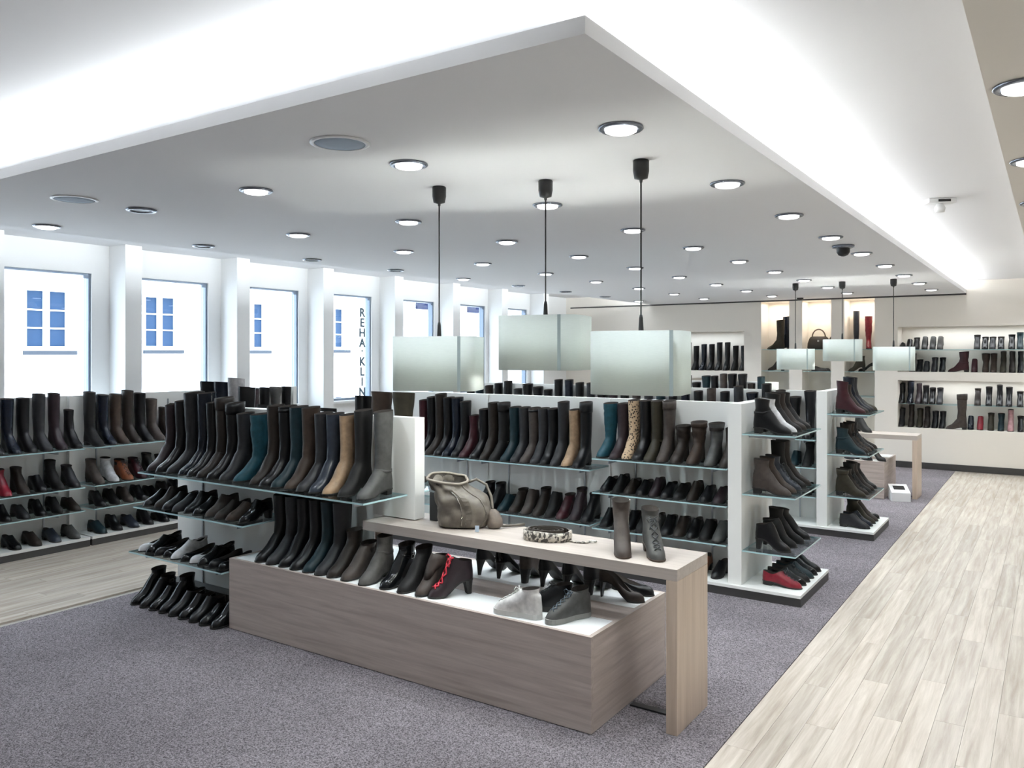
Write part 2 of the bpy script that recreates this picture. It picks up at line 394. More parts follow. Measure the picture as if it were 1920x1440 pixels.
lathe('dome', [(.052, -.026), (.05, -.055), (.036, -.078), (.015, -.087), (0, -.089)], M_BLACK, e, 24, closed_ends=False)
e = empty('emergency_spotlight', (-.65, 6.2, ZU - .001), .5); tag(e, 'small white twin headed fitting on the upper ceiling recess', 'fitting')
box('housing', (-.09, .09, -.05, .05, -.03, 0), M_WPLAST, e, .004)
box('dark_slot', (-.03, .05, -.0525, -.0502, -.024, -.008), M_BLACK, e)
lathe('lamp_head', [(0, -.09), (.03, -.088), (.035, -.06), (.02, -.0302), (0, -.0302)], M_WPLAST, e, 16, closed_ends=False)
e = empty('exit_sensor', (-3.3, 13.0, ZC - .001)); tag(e, 'tiny dark sensor under the ceiling by the boot alcove', 'sensor')
lathe('sensor_body', [(0, 0), (.05, 0), (.05, -.02), (.03, -.035), (0, -.036)], M_DARK, e, 16, closed_ends=False)

# pendant lamps
def shade_material():
    m = bpy.data.materials.new('pale_green_shade_fabric'); m.use_nodes = True; N, L = m.node_tree.nodes, m.node_tree.links
    N.clear(); out = N.new('ShaderNodeOutputMaterial'); d = N.new('ShaderNodeBsdfDiffuse'); t = N.new('ShaderNodeBsdfTranslucent'); mx = N.new('ShaderNodeMixShader')
    tc = N.new('ShaderNodeTexCoord'); mp = N.new('ShaderNodeMapping'); mp.inputs['Scale'].default_value = (40, 40, 700); L.new(tc.outputs['Object'], mp.inputs['Vector'])
    nz = N.new('ShaderNodeTexNoise'); nz.inputs['Scale'].default_value = 1; nz.inputs['Detail'].default_value = 3; L.new(mp.outputs[0], nz.inputs['Vector'])
    r = N.new('ShaderNodeValToRGB'); r.color_ramp.elements[0].color = (.68, .725, .70, 1); r.color_ramp.elements[1].color = (.79, .83, .80, 1)
    L.new(nz.outputs['Fac'], r.inputs['Fac']); L.new(r.outputs['Color'], d.inputs['Color']); L.new(r.outputs['Color'], t.inputs['Color'])
    mx.inputs[0].default_value = .35; L.new(d.outputs[0], mx.inputs[1]); L.new(t.outputs[0], mx.inputs[2]); L.new(mx.outputs[0], out.inputs[0]); return m
M_SHADE = shade_material(); M_SEAM = plain('shade_seam_tape', (.36, .43, .43), .8)
def rrect(hx, hy, r, n=8):
    pts = []
    for cx, cy, a0 in ((hx - r, hy - r, 0), (-hx + r, hy - r, 90), (-hx + r, -hy + r, 180), (hx - r, -hy + r, 270)):
        for i in range(n + 1):
            a = math.radians(a0 + 90 * i / n); pts.append((cx + r * math.cos(a), cy + r * math.sin(a)))
    return pts
bulb = bpy.data.lights.new('bulb_light', 'POINT'); bulb.energy = 12; bulb.color = (.97, 1, .95); bulb.shadow_soft_size = .04
def pendant(x, y, z0, z1, hx, hy, r, rz, seam, label):
    e = empty('pendant_lamp', (x, y, ZC - .001), rz); tag(e, label, 'lamp', 'square fabric pendant lamps')
    lathe('canopy', [(0, 0), (.032, 0), (.036, -.004), (.036, -.05), (.03, -.082), (.008, -.088), (.006, -.10), (0, -.1)], M_BLACK, e, 20, closed_ends=False)
    zt = z1 - ZC
    lathe('cable', [(.0038, -.09), (.0038, zt + .07)], M_BLACK, e, 8)
    lathe('cable_grip', [(.006, zt + .075), (.009, zt + .06), (.012, zt + .005), (.012, zt - .002)], M_BLACK, e, 12)
    P = rrect(hx, hy, r); Pi = rrect(hx - .004, hy - .004, r - .004); n = len(P); h0, h1 = z0 - ZC, z1 - ZC
    V = [(a, b, h0) for a, b in P] + [(a, b, h1) for a, b in P] + [(a, b, h0) for a, b in Pi] + [(a, b, h1) for a, b in Pi]
    Fc = []
    for i in range(n):
        j = (i + 1) % n
        Fc += [(i, j, n + j, n + i), (2 * n + i, 3 * n + i, 3 * n + j, 2 * n + j), (n + i, n + j, 3 * n + j, 3 * n + i), (i, 2 * n + i, 2 * n + j, j)]
    m = mesh_from('shade', V, Fc, True, [M_SHADE]); sh = link('shade', m, None, e)
    for p in m.polygons:
        if abs(p.normal.z) > .8: p.use_smooth = False
    # seam tape where the fabric overlaps
    sx = seam
    box('seam', (sx - .008, sx + .008, -hy - .0012, -hy + .0005, h0, h1), M_SEAM, sh)
    boxes('frame_spoke', [(-hx + .004, hx - .004, -.003, .003, h1 - .012, h1 - .006), (-.003, .003, -hy + .004, hy - .004, h1 - .012, h1 - .006)], M_STEEL, e)
    lathe('bulb', [(0, h1 - .16), (.02, h1 - .15), (.03, h1 - .125), (.022, h1 - .09), (.014, h1 - .05), (.014, h1 - .012)], M_LENS, e, 16)
    l = bpy.data.objects.new('bulb_light', bulb); COL.objects.link(l); l.parent = e; l.location = (0, 0, h1 - .20)
# x, y, z0, z1, half sizes, corner radius, rotation
pendant(-2.665, 3.30, 1.512, 1.788, .215, .16, .055, math.radians(25), .14, 'pale green fabric pendant shade above the slouchy leather handbag')
pendant(-2.122, 3.473, 1.62, 1.888, .21, .17, .075, math.radians(14), .12, 'pale green fabric pendant shade hanging highest above the front wooden bench')
pendant(-1.544, 3.348, 1.521, 1.80, .205, .17, .085, math.radians(10), .175, 'pale green fabric pendant shade above the two boots on front bench')
pendant(-2.67, 10.30, 1.506, 1.76, .215, .16, .06, math.radians(20), .12, 'small distant pendant shade in front of the warm niche with brown boots')
pendant(-2.13, 10.34, 1.61, 1.872, .215, .16, .06, math.radians(16), .12, 'distant pendant shade hanging highest in front of the warm lit niches')
pendant(-1.558, 10.30, 1.505, 1.78, .215, .16, .06, math.radians(14), .15, 'distant pendant shade in front of the wide wall niche end')

# ------------------------------------------------------------------ gondolas, wall shelving, plinths, benches
ZT = 1.335                                  # top of the white gondola panels
def upright(parent, x, y0, y1, z0, z1):
    box('upright', (x - .006, x + .006, y0, y1, z0, z1), M_STEEL, parent)
def bracket_pair(parent, x0, x1, yf, yb, z):
    for x in (x0 + .12, x1 - .12):
        box('bracket', (x - .004, x + .004, min(yf, yb), max(yf, yb), z - .03, z - .001), M_STEEL, parent)

def gondola(name, label, yc, xl, xr, cap, dy=.37):
    """long double sided unit along x with a full depth end panel at xr and glass shelves on its end face"""
    g = empty(name, (0, 0, 0)); tag(g, label, 'shelving')
    spine_r = xr - .097
    box('kick_board', (xl, xr + .41, yc - .40, yc + .40, .004, .062), M_DARK, g)
    box('base_top', (xl, xr + .41, yc - .405, yc + .405, .062, .082), M_PANEL, g)
    box('back_panel', (xl, spine_r, yc - .035, yc + .035, .083, ZT), M_PANEL, g)
    box('end_panel', (spine_r + .001, xr, yc - dy, yc + dy, .083, ZT + .012), M_PANEL, g)
    return g
# gondola 2 ------------------------------------------------
Y2, Y3 = 5.97, 8.31
g2 = gondola('shoe_gondola', 'white double sided shoe gondola standing behind the front wooden bench', Y2, -5.35, -1.82, True)
SEC2 = [(-3.0, -1.93), (-4.22, -3.02), (-5.34, -4.24)]
for a, b in SEC2:
    for x in (a + .22, b - .22): upright(g2, x, Y2 - .045, Y2 - .036, .083, ZT - .3)
box('section_post', (-3.017, -3.003, Y2 - .05, Y2 - .0355, .083, ZT), M_PANEL, g2); box('section_post', (-4.237, -4.223, Y2 - .05, Y2 - .0355, .083, ZT), M_PANEL, g2)
def shelf(g, x0, x1, y0, y1, z, br=1):
    o = glass('glass_shelf', (x0, x1, y0, y1, z - .010, z), g)
    if br: bracket_pair(o, x0, x1, y0 + .05, y1, z - .010)
    return o
for z in (.885, .62, .345): shelf(g2, *SEC2[0], Y2 - .37, Y2 - .037, z)
for z in (.79, .36): shelf(g2, *SEC2[1], Y2 - .37, Y2 - .037, z)
for z in (.79, .36): shelf(g2, *SEC2[2], Y2 - .37, Y2 - .037, z)
for a, b in SEC2: shelf(g2, a, b, Y2 + .037, Y2 + .37, .885)
CAPZ = [1.14, .72, .325]
for z in CAPZ: shelf(g2, -1.819, -1.455, Y2 - .36, Y2 + .36, z, 0)
for z in CAPZ:
    for y in (Y2 - .2, Y2 + .2): box('bracket', (-1.819, -1.50, y - .004, y + .004, z - .04, z - .0105), M_STEEL, g2)
# gondola 3
g3 = gondola('shoe_gondola', 'white double sided shoe gondola farther down the aisle before the far bench', Y3, -6.2, -1.77, True)
SEC3 = [(-3.06, -1.88), (-4.30, -3.08), (-5.54, -4.32), (-6.19, -5.56)]
for a, b in SEC3:
    for z in (.885, .62, .345): shelf(g3, a, b, Y3 - .37, Y3 - .037, z, z > .8)
    for x in (a + .22, b - .22): upright(g3, x, Y3 - .045, Y3 - .036, .083, ZT - .3)
CAPZ3 = [1.14, .765, .375]
for z in CAPZ3: shelf(g3, -1.769, -1.40, Y3 - .38, Y3 + .38, z, 0)
for z in CAPZ3:
    for y in (Y3 - .2, Y3 + .2): box('bracket', (-1.769, -1.45, y - .004, y + .004, z - .04, z - .0105), M_STEEL, g3)

def spine_unit(name, label, dx, dy, detail):
    """gondola whose panel runs onto a wooden plinth"""
    g = empty(name, (dx, dy, 0)); tag(g, label, 'shelving')
    prism('back_panel', [(-5.30, .083), (-4.255, .083), (-4.255, .446), (-3.36, .446), (-3.36, .748), (-3.045, .748), (-3.045, ZT - .005), (-5.30, ZT - .005)], 3.55, 3.635, 'y', M_PANEL, g)
    box('base', (-5.30, -4.255, 3.46, 3.72, .005, .082), M_DARK, g)
    sh = shelf(g, -5.22, -3.10, 3.19, 3.548, .89); shelf(g, -5.24, -4.085, 3.17, 3.548, .655); shelf(g, -5.26, -4.26, 3.15, 3.548, .35)
    shelf(g, -5.36, -3.10, 3.637, 4.0, .89)
    for x in (-5.0, -4.1): upright(g, x, 3.541, 3.5495, .447 if x > -4.2 else .084, ZT - .02)
    return g
g1 = spine_unit('shoe_gondola', 'white shoe gondola behind the front wooden plinth carrying knee boots', 0, 0, True)
g4 = spine_unit('shoe_gondola', 'white shoe gondola behind the far wooden bench before the back wall', .06, 7.06, False)
def plinth(dx, dy, label):
    p = empty('display_plinth', (dx, dy, .0)); tag(p, label, 'plinth')
    x0, x1, y0, y1, h, t = -4.235, -1.712, 3.19, 4.02, .438, .022
    box('side_panel', (x0, x1, y0, y0 + t, .008, h), M_OAKX, p); box('side_panel', (x0, x1, y1 - t, y1, .008, h), M_OAKX, p)
    my = wood('grey_oak_across', (.37, .305, .27), (.54, .465, .42), 'y') if 'grey_oak_across' not in MATS else MATS['grey_oak_across']
    box('end_panel', (x0, x0 + t, y0 + t, y1 - t, .008, h), my, p); box('end_panel', (x1 - t, x1, y0 + t, y1 - t, .008, h), my, p)
    box('plinth_foot', (x0 + .03, x1 - .03, y0 + .03, y1 - .03, .004, .012), M_BLACK, p)
    mw = plain('white_display_board', (.88, .9, .9), .3)
    box('white_top', (x0 + t, x1 - t, y0 + t, 3.455, h - .02, h - .002), mw, p)
    box('top_rail', (x0 + t, x1 - t, 3.456, 3.68, h - .02, h - .0005), M_OAKX, p)
    box('white_top', (x0 + t, x1 - t, 3.681, y1 - t, h - .02, h - .002), mw, p)
    return p
PZ = .437
plinth(0, 0, 'long low grey oak plinth with white top holding boots and sneakers')
plinth(.06, 7.06, 'low grey oak plinth under the far bench by gondola end')
def bench(dx, dy, label):
    b = empty('display_bench', (dx, dy, 0)); tag(b, label, 'bench')
    box('bench_top', (-3.30, -1.39, 3.39, 3.77, .69, .742), M_OAKT, b, .0015)
    box('leg', (-1.442, -1.39, 3.39, 3.77, .0045, .689), M_OAKZ, b, .0015)
    box('leg', (-3.30, -3.262, 3.495, 3.545, .4385, .689), M_OAKZ, b)
    box('floor_rail', (-1.70, -1.4425, 3.56, 3.60, .0045, .012), M_BLACK, b)
    return b
bench(0, 0, 'grey oak bridge bench over the front plinth carrying a slouchy handbag')
bench(.06, 7.06, 'distant grey oak bridge bench by the back wall niches')

# wall shelving under the windows
WU = [(2.70, 3.88), (3.90, 5.08), (5.10, 6.45)]
WZ = [.87, .53, .325]
for k, (a, b) in enumerate(WU):
    g = empty('wall_shelving', (0, 0, 0)); tag(g, ['white wall shelving bay under the windows at the near end', 'middle white wall shelving bay under the windows', 'white wall shelving bay under the windows at the far end'][k], 'shelving', 'wall shelving under the windows')
    box('back_panel', (-7.415, -7.38, a, b, .083, 1.32), M_PANEL, g)
    box('kick_board', (-7.415, -7.08, a, b, .001, .058), M_DARK, g); box('base_top', (-7.415, -7.075, a, b, .058, .082), M_PANEL, g)
    box('side_post', (-7.379, -7.33, b - .05, b - .001, .083, 1.32), M_PANEL, g)
    for z in WZ:
        o = glass('glass_shelf', (-7.379, -7.06, a + .01, b - .052, z - .01, z), g)
        for y in (a + .2, b - .25): box('bracket', (-7.379, -7.13, y - .004, y + .004, z - .04, z - .0105), M_STEEL, o)
    for y in (a + .2, b - .25): box('upright', (-7.3795, -7.371, y - .006, y + .006, .083, 1.25), M_STEEL, g)
# small white device box by the far bench
e = empty('foot_gauge_box', (-1.50, 10.30, .004), math.radians(20)); tag(e, 'small white box with a dark display on the carpet by far bench', 'box')
prism('body', [(-.11, 0), (.11, 0), (.11, .17), (-.11, .10)], -.10, .10, 'x', M_WPLAST, e)
prism('display', [(-.03, .1257), (.06, .1543), (.06, .1565), (-.03, .1279)], -.06, .06, 'x', M_BLACK, e)

# ------------------------------------------------------------------ shoes
COLOURS = {  # name: (rgb, roughness)
    'black': ((.012, .012, .014), .42), 'glossy black': ((.010, .011, .013), .22), 'matt black': ((.014, .013, .013), .8),
    'charcoal': ((.045, .045, .05), .6), 'dark navy': ((.016, .022, .038), .35), 'slate blue': ((.055, .068, .095), .38),
    'dark brown': ((.040, .028, .022), .65), 'brown': ((.085, .055, .040), .7), 'taupe': ((.115, .09, .078), .7),
    'plum': ((.055, .035, .042), .55), 'teal': ((.022, .125, .17), .75), 'petrol': ((.014, .045, .058), .6),
    'tan': ((.33, .22, .135), .6), 'grey': ((.135, .135, .13), .7), 'stone grey': ((.17, .16, .15), .75),
    'burgundy': ((.085, .022, .030), .5), 'red': ((.22, .018, .03), .4), 'olive': ((.062, .052, .032), .7),
    'silver': ((.62, .62, .63), .35), 'white': ((.72, .7, .68), .5), 'rust': ((.22, .07, .03), .55),
    'pink': ((.45, .25, .26), .5), 'pale grey': ((.46, .45, .46), .6),
}
def shoe_mat(c):
    k = 'leather_' + c.replace(' ', '_')
    rgb, r = COLOURS[c]; d = .45 if max(rgb) < .2 else .9; rgb = tuple(q * d for q in rgb); r *= .75
    return plain(k, rgb, r, 0, .3, nscale=26, nstr=.10, var=.22)
def leopard_mat():
    if 'leopard' in MATS: return MATS['leopard']
    m, N, L, b = nt('leopard_print'); setp(b, (.4, .27, .16), .7)
    tc = N.new('ShaderNodeTexCoord'); v = N.new('ShaderNodeTexVoronoi'); v.inputs['Scale'].default_value = 55; L.new(tc.outputs['Object'], v.inputs['Vector'])
    r = N.new('ShaderNodeValToRGB'); e = r.color_ramp.elements; e[0].position = .3; e[0].color = (.03, .02, .015, 1); e[1].position = .42; e[1].color = (.5, .36, .23, 1)
    L.new(v.outputs['Distance'], r.inputs['Fac']); L.new(r.outputs['Color'], b.inputs['Base Color']); MATS['leopard'] = m; return m
M_SOLE = plain('dark_rubber_sole', (.012, .011, .010), .55); M_SOLEB = plain('stacked_leather_sole', (.045, .026, .016), .5)
M_SOLEW = plain('pale_rubber_sole', (.55, .54, .52), .6); M_LIN = plain('dark_shoe_lining', (.035, .028, .024), .85)
M_BUCK = plain('nickel_buckle', (.55, .54, .5), .25, 1.0); M_REDLACE = plain('red_cord', (.62, .035, .06), .6); M_LACE = plain('dark_cord', (.05, .055, .06), .7)
M_LACEW = plain('pale_cord', (.6, .6, .58), .7)
def sst(a, b, x):
    t = min(1, max(0, (x - a) / (b - a))); return t * t * (3 - 2 * t)
def interp(x, ks):
    for (a, va), (b, vb) in zip(ks, ks[1:]):
        if x <= b: return va + (vb - va) * sst(a, b, x)
    return ks[-1][1]
NT = 26
STYLES = {
    # L length, toe 0 round..1 pointed, hh heel lift, hl heel length fraction, ht heel taper, st sole, shaft, calf
    'knee':     dict(L=.275, toe=.12, hh=.028, hl=.24, ht=.9, st=.008, collar='boot', calf=.058, top=.062),
    'kneeheel': dict(L=.262, toe=.3, hh=.055, hl=.22, ht=.75, st=.007, collar='boot', calf=.056, top=.060),
    'slouch':   dict(L=.275, toe=.2, hh=.018, hl=.26, ht=1., st=.012, collar='boot', calf=.066, top=.072, wr=.05),
    'wide':     dict(L=.275, toe=.3, hh=.03, hl=.24, ht=.9, st=.008, collar='boot', calf=.058, top=.076),
    'ankle':    dict(L=.268, toe=.12, hh=.035, hl=.24, ht=.85, st=.008, collar='boot', calf=.046, top=.05),
    'ankleheel': dict(L=.245, toe=.25, hh=.07, hl=.2, ht=.6, st=.010, collar='boot', calf=.044, top=.049),
    'lowboot':  dict(L=.268, toe=.1, hh=.022, hl=.26, ht=.95, st=.009, collar='low', calf=.04, top=.04),
    'pump':     dict(L=.245, toe=.7, hh=.085, hl=.13, ht=.35, st=.006, collar='pump', calf=0, top=0),
    'flat':     dict(L=.255, toe=.4, hh=.012, hl=.26, ht=1., st=.006, collar='pump', calf=0, top=0),
    'loafer':   dict(L=.27, toe=.25, hh=.022, hl=.26, ht=.97, st=.009, collar='lace', calf=0, top=0),
    'heelshoe': dict(L=.25, toe=.45, hh=.05, hl=.2, ht=.7, st=.008, collar='lace', calf=0, top=0),
    'sneaker':  dict(L=.275, toe=.05, hh=.0, hl=.0, ht=1., st=.026, collar='hi', calf=.044, top=.046),
}
COLLAR = {  # back u, front u (fractions), half width, z back, z side, z front, instep control z
    'boot': (.02, .47, .036, .095, .10, .118, .052), 'low': (.015, .50, .036, .085, .08, .105, .05), 'pump': (.0, .71, .036, .058, .036, .036, .05),
    'lace': (.01, .52, .036, .066, .052, .080, .055), 'hi': (.015, .47, .037, .090, .085, .110, .058)}
SHOE_CACHE = {}
def shoe_meshes(style, H, cuff=False):
    """part meshes for one shoe style; origin at the middle of the footprint, toes along -y"""
    key = (style, round(H, 3), cuff)
    if key in SHOE_CACHE: return SHOE_CACHE[key]
    S = STYLES[style]; L, hh, st, toe = S['L'], S['hh'], S['st'], S['toe']
    ub, uf, cw, zb, zs, zf, iz = COLLAR[S['collar']]; ub *= L; uf *= L
    def hw(s):
        b = interp(s, [(0, .030), (.14, .033), (.40, .029), (.70, .0405), (.88, .037 - .010 * toe), (1, .034 - .018 * toe)])
        e0 = math.sqrt(max(0, 1 - (1 - min(1, s / .13)) ** 2)); e1 = math.sqrt(max(0, 1 - (1 - min(1, (1 - s) / (.13 + .1 * toe))) ** 2))
        return b * e0 * e1
    ts = [2 * math.pi * i / NT for i in range(NT)]
    foot = []
    for t in ts:
        s = (1 - math.cos(t)) / 2; foot.append((s * L, hw(s) * (1 if math.sin(t) >= 0 else -1)))
    def lift(u, z):
        a = 1 - sst(.22 * L, .74 * L, u)
        q = sst(.035, .105, z) * (1 - sst(.50 * L, .74 * L, u))
        return hh * (a + (1 - a) * q)
    def W(u, x, z): return (x, L / 2 - u, z + lift(u, z))
    rings = []; nb = 8
    col = []
    for i, t in enumerate(ts):
        c = math.cos(t); cu = (ub + uf) / 2 - (uf - ub) / 2 * c; cx = cw * math.sin(t)
        if S['collar'] in ('pump', 'lace'): cx = .030 * math.sin(t) * (1 if c > 0 else (1 - .25 * c * c))
        f = (1 - c) / 2
        z = zb * (1 - sst(0, .5, f)) + zs * sst(0, .5, f) if f < .5 else zs * (1 - sst(.5, 1, f)) + zf * sst(.5, 1, f)
        col.append((cu, cx, z + st))
    for k in range(nb + 1):
        s = k / nb; r = []
        for i, t in enumerate(ts):
            u0, x0 = foot[i]; u1, x1, z1 = col[i]; f = ((1 - math.cos(t)) / 2) ** 2; z0 = st * .6
            out = 1.05
            a1 = (u0 + .004 * -math.cos(t) * (1 - f), x0 * out, z0 + (z1 * .42) * (1 - f) + (.050 - .006 * toe) * f)
            mu = u1 + (u0 - u1) * (.34 * f + .12 * (1 - f)); mx_ = x1 + (x0 - x1) * .35
            a2 = (mu, mx_ * (1 + .06 * (1 - f)), (z1 - z1 * .35) * (1 - f) + min(iz + st, z1 + .012) * f)
            w0, w1, w2, w3 = (1 - s) ** 3, 3 * s * (1 - s) ** 2, 3 * s * s * (1 - s), s ** 3
            r.append((w0 * u0 + w1 * a1[0] + w2 * a2[0] + w3 * u1, w0 * x0 + w1 * a1[1] + w2 * a2[1] + w3 * x1, w0 * z0 + w1 * a1[2] + w2 * a2[2] + w3 * z1))
        rings.append(r)
    Hs = H - hh
    if S['calf'] and Hs > .14:
        nsh = 6 if Hs < .25 else 14
        wr = S.get('wr', .012)
        lat0 = .76 if Hs > .25 else .88
        for k in range(1, nsh + 1):
            s = k / nsh; r = []; lat = 1 + (lat0 - 1) * sst(.1, .6, s)
            R = cw + (S['calf'] - cw) * sst(0, .6, s) + (S['top'] - S['calf']) * sst(.55, 1, s)
            cu = (ub + uf) / 2 - .004 * sst(0, .6, s); hl_ = (uf - ub) / 2 + (R * 1.06 - (uf - ub) / 2) * sst(0, .5, s)
            for i, t in enumerate(ts):
                z1 = col[i][2]; z = z1 + (Hs - z1 + .006 * math.cos(t) * s) * s
                nn = noise.noise(Vector((math.cos(t) * 1.2, math.sin(t) * 1.2, z * 30 + len(style))))
                q = 1 + wr * (nn * 1.2 + .5 * math.sin(z * 150 + 2 * math.sin(t)) * (1 if wr > .03 else .3)) * (1 if s < .97 else .3)
                r.append((cu - hl_ * math.cos(t) * q, R * lat * math.sin(t) * q, z))
            rings.append(r)
    V = [W(*p) for r in rings for p in r]; n = NT
    Fc = [(k * n + i, k * n + (i + 1) % n, (k + 1) * n + (i + 1) % n, (k + 1) * n + i) for k in range(len(rings) - 1) for i in range(n)]
    out = {'upper': mesh_from('upper', V, Fc, True)}
    # lining inside the opening
    top = rings[-1]; cu = sum(p[0] for p in top) / n; dz = .05 if S['calf'] else .03
    LV = []
    for q, d in ((.97, .0005), (.93, -.004), (.88, -dz)):
        for p in top: LV.append(W(cu + (p[0] - cu) * q, p[1] * q, max(st + .004, p[2] + d)))
    LF = [(k * n + i, k * n + (i + 1) % n, (k + 1) * n + (i + 1) % n, (k + 1) * n + i) for k in range(2) for i in range(n)]
    LF += [(2 * n + i, 2 * n + i + 1, 2 * n + n - i - 1, 2 * n + (n - i) % n) for i in range(1, n // 2 - 1)] + [(2 * n, 2 * n + 1, 2 * n + n - 1)]
    out['lining'] = mesh_from('lining', LV, LF, True)
    # sole
    SV = []
    for e, zt in ((1.0, 0.0), (1.045, .001), (1.045, st), (.96, st + .001)):
        for u, x in foot:
            uu = L / 2 + (u - L / 2) * (1 + (e - 1) * .35); SV.append((x * e, L / 2 - uu, zt + lift(uu, 0)))
    SF = [(k * n + i, k * n + (i + 1) % n, (k + 1) * n + (i + 1) % n, (k + 1) * n + i) for k in range(3) for i in range(n)]
    for b in (0, 3 * n):
        SF += [(b + i, b + i + 1, b + n - i - 1, b + (n - i) % n) for i in range(1, n // 2 - 1)] + [(b, b + 1, b + n - 1)]
    out['sole'] = mesh_from('sole', SV, SF)
    # heel block
    if hh > .004:
        hlu = S['hl'] * L; HP = [(.004, 0)]
        loop = [(u, x) for u, x in foot if u <= hlu]
        pos = sorted([p for p in loop if p[1] > 1e-6]); neg = sorted([p for p in loop if p[1] < -1e-6], reverse=True)
        wend = hw(S['hl'])
        poly = [(0.001, 0)] + pos + [(hlu, wend)] + [(hlu, -wend)] + neg
        tp = S['ht']; HV = []
        m = len(poly)
        for q in (1, .5, 0):
            sc_ = tp + (1 - tp) * q ** 1.6; bu = .25 * hlu if tp < .8 else .4 * hlu
            for u, x in poly: 
                uu = bu + (u - bu) * sc_
                HV.append((x * sc_ * .98, L / 2 - uu, (lift(u, 0) + .0005) * q))
        HF = [(k * m + i, k * m + (i + 1) % m, (k + 1) * m + (i + 1) % m, (k + 1) * m + i) for k in range(2) for i in range(m)] + [tuple(range(m)), tuple(range(2 * m, 3 * m))]
        out['heel'] = mesh_from('heel', HV, HF)
    # front line along the instep (for laces) and rings for straps
    fl = [W(*rings[k][n // 2]) for k in range(2, len(rings))]
    out['_front'] = fl; out['_L'] = L
    out['_rings'] = [[W(*p) for p in r] for r in rings]
    if cuff and S['calf']:
        CV = []; rr = rings[-4:]
        for off in (1.05, 1.075):
            for r in rr:
                c0 = sum(p[0] for p in r) / n
                for p in r: CV.append(W(c0 + (p[0] - c0) * off, p[1] * off, p[2] + (.004 if r is rr[-1] else 0)))
        nr = len(rr)
        CF = [(o * nr * n + k * n + i, o * nr * n + k * n + (i + 1) % n, o * nr * n + (k + 1) * n + (i + 1) % n, o * nr * n + (k + 1) * n + i) for o in (0, 1) for k in range(nr - 1) for i in range(n)]
        for k in (0, nr - 1): CF += [(k * n + i, k * n + (i + 1) % n, nr * n + k * n + (i + 1) % n, nr * n + k * n + i) for i in range(n)]
        out['cuff'] = mesh_from('cuff', CV, CF, True)
    SHOE_CACHE[key] = out; return out
def ring_band(name, rg, off, hgt, tilt=0.0):
    c = Vector((sum(p[0] for p in rg) / NT, sum(p[1] for p in rg) / NT, 0)); V = []; n = NT
    for o_, dz in ((1.0, -hgt / 2), (1 + off, -hgt / 2), (1 + off, hgt / 2), (1.0, hgt / 2)):
        for p in rg:
            V.append((c.x + (p[0] - c.x) * o_, c.y + (p[1] - c.y) * o_, p[2] + dz + tilt * (p[1] - c.y)))
    Fc = [((k % 4) * n + i, (k % 4) * n + (i + 1) % n, ((k + 1) % 4) * n + (i + 1) % n, ((k + 1) % 4) * n + i) for k in range(4) for i in range(n)]
    return mesh_from(name, V, Fc, True)
EXTRA = {}
def extra_mesh(kind, style, H, cuff):
    key = (kind, style, round(H, 3))
    if key in EXTRA: return EXTRA[key]
    M = shoe_meshes(style, H, cuff); rg = M['_rings']
    if kind == 'strap':
        m = ring_band('strap', rg[8], .05, .016, .12)
    elif kind == 'topstrap':
        m = ring_band('strap', rg[-2], .035, .018)
    elif kind == 'buckle':
        p = rg[8][NT // 4]; q = rg[8][3 * NT // 4]; p = p if p[0] > q[0] else q
        V, Fc = [], []
        x = p[0] * 1.05 + .002
        for b in ((x - .002, x + .003, p[1] - .012, p[1] - .008, p[2] - .012, p[2] + .012), (x - .002, x + .003, p[1] + .008, p[1] + .012, p[2] - .012, p[2] + .012),
                  (x - .002, x + .003, p[1] - .008, p[1] + .008, p[2] + .008, p[2] + .012), (x - .002, x + .003, p[1] - .008, p[1] + .008, p[2] - .012, p[2] - .008)):
            v, f = box_data(b, len(V)); V += v; Fc += f
        m = mesh_from('buckle', V, Fc)
    elif kind in ('laces', 'biglaces2', 'biglaces'):
        fl = M['_front'][1:]; fl = [Vector(p) for p in fl if p[2] > .035]
        if len(fl) > 7: fl = fl[:7]
        V, Fc = [], []; r = .0022 if kind == 'laces' else .0042
        wd = .016 if kind == 'laces' else .020
        for a, b in zip(fl, fl[1:]):
            d = (b - a).normalized(); nrm = Vector((0, -d.z, d.y));
            if nrm.y > 0: nrm = -nrm
            for sgn in (1, -1):
                p0 = a + Vector((sgn * wd, .002, 0)) + nrm * .002; p1 = (a + b) / 2 + nrm * .005; p2 = b + Vector((-sgn * wd, .002, 0)) + nrm * .002
                v, f = tube_mesh('l', [p0, p1, p2], r, 5); Fc += [tuple(i + len(V) for i in q) for q in f]; V += v
        a = fl[-1]
        for sgn in (1, -1):      # bow loops
            pts = [a + Vector((0, -.006, 0)), a + Vector((sgn * .018, -.016, .014)), a + Vector((sgn * .034, -.018, .004)), a + Vector((sgn * .022, -.016, -.012)), a + Vector((0, -.008, -.002))]
            v, f = tube_mesh('l', pts, r, 5); Fc += [tuple(i + len(V) for i in q) for q in f]; V += v
            pts = [a + Vector((0, -.007, 0)), a + Vector((sgn * .014, -.020, -.02)), a + Vector((sgn * .020, -.026, -.045))]
            v, f = tube_mesh('l', pts, r, 5); Fc += [tuple(i + len(V) for i in q) for q in f]; V += v
        m = mesh_from('laces', V, Fc, True)
    elif kind == 'zip':
        pts = [Vector(r[NT // 4]) for r in rg[4:]]; pts = [p + Vector((.001 if p.x > 0 else -.001, 0, 0)) for p in pts]
        v, f = tube_mesh('z', pts, .0022, 5); m = mesh_from('zip', v, f, True)
    EXTRA[key] = m; return m
def part(name, me, mat, parent):
    o = bpy.data.objects.new(name, me); COL.objects.link(o); o.parent = parent
    if not me.materials: me.materials.append(mat)
    if me.materials[0] != mat:
        o.material_slots[0].link = 'OBJECT'; o.material_slots[0].material = mat
    return o
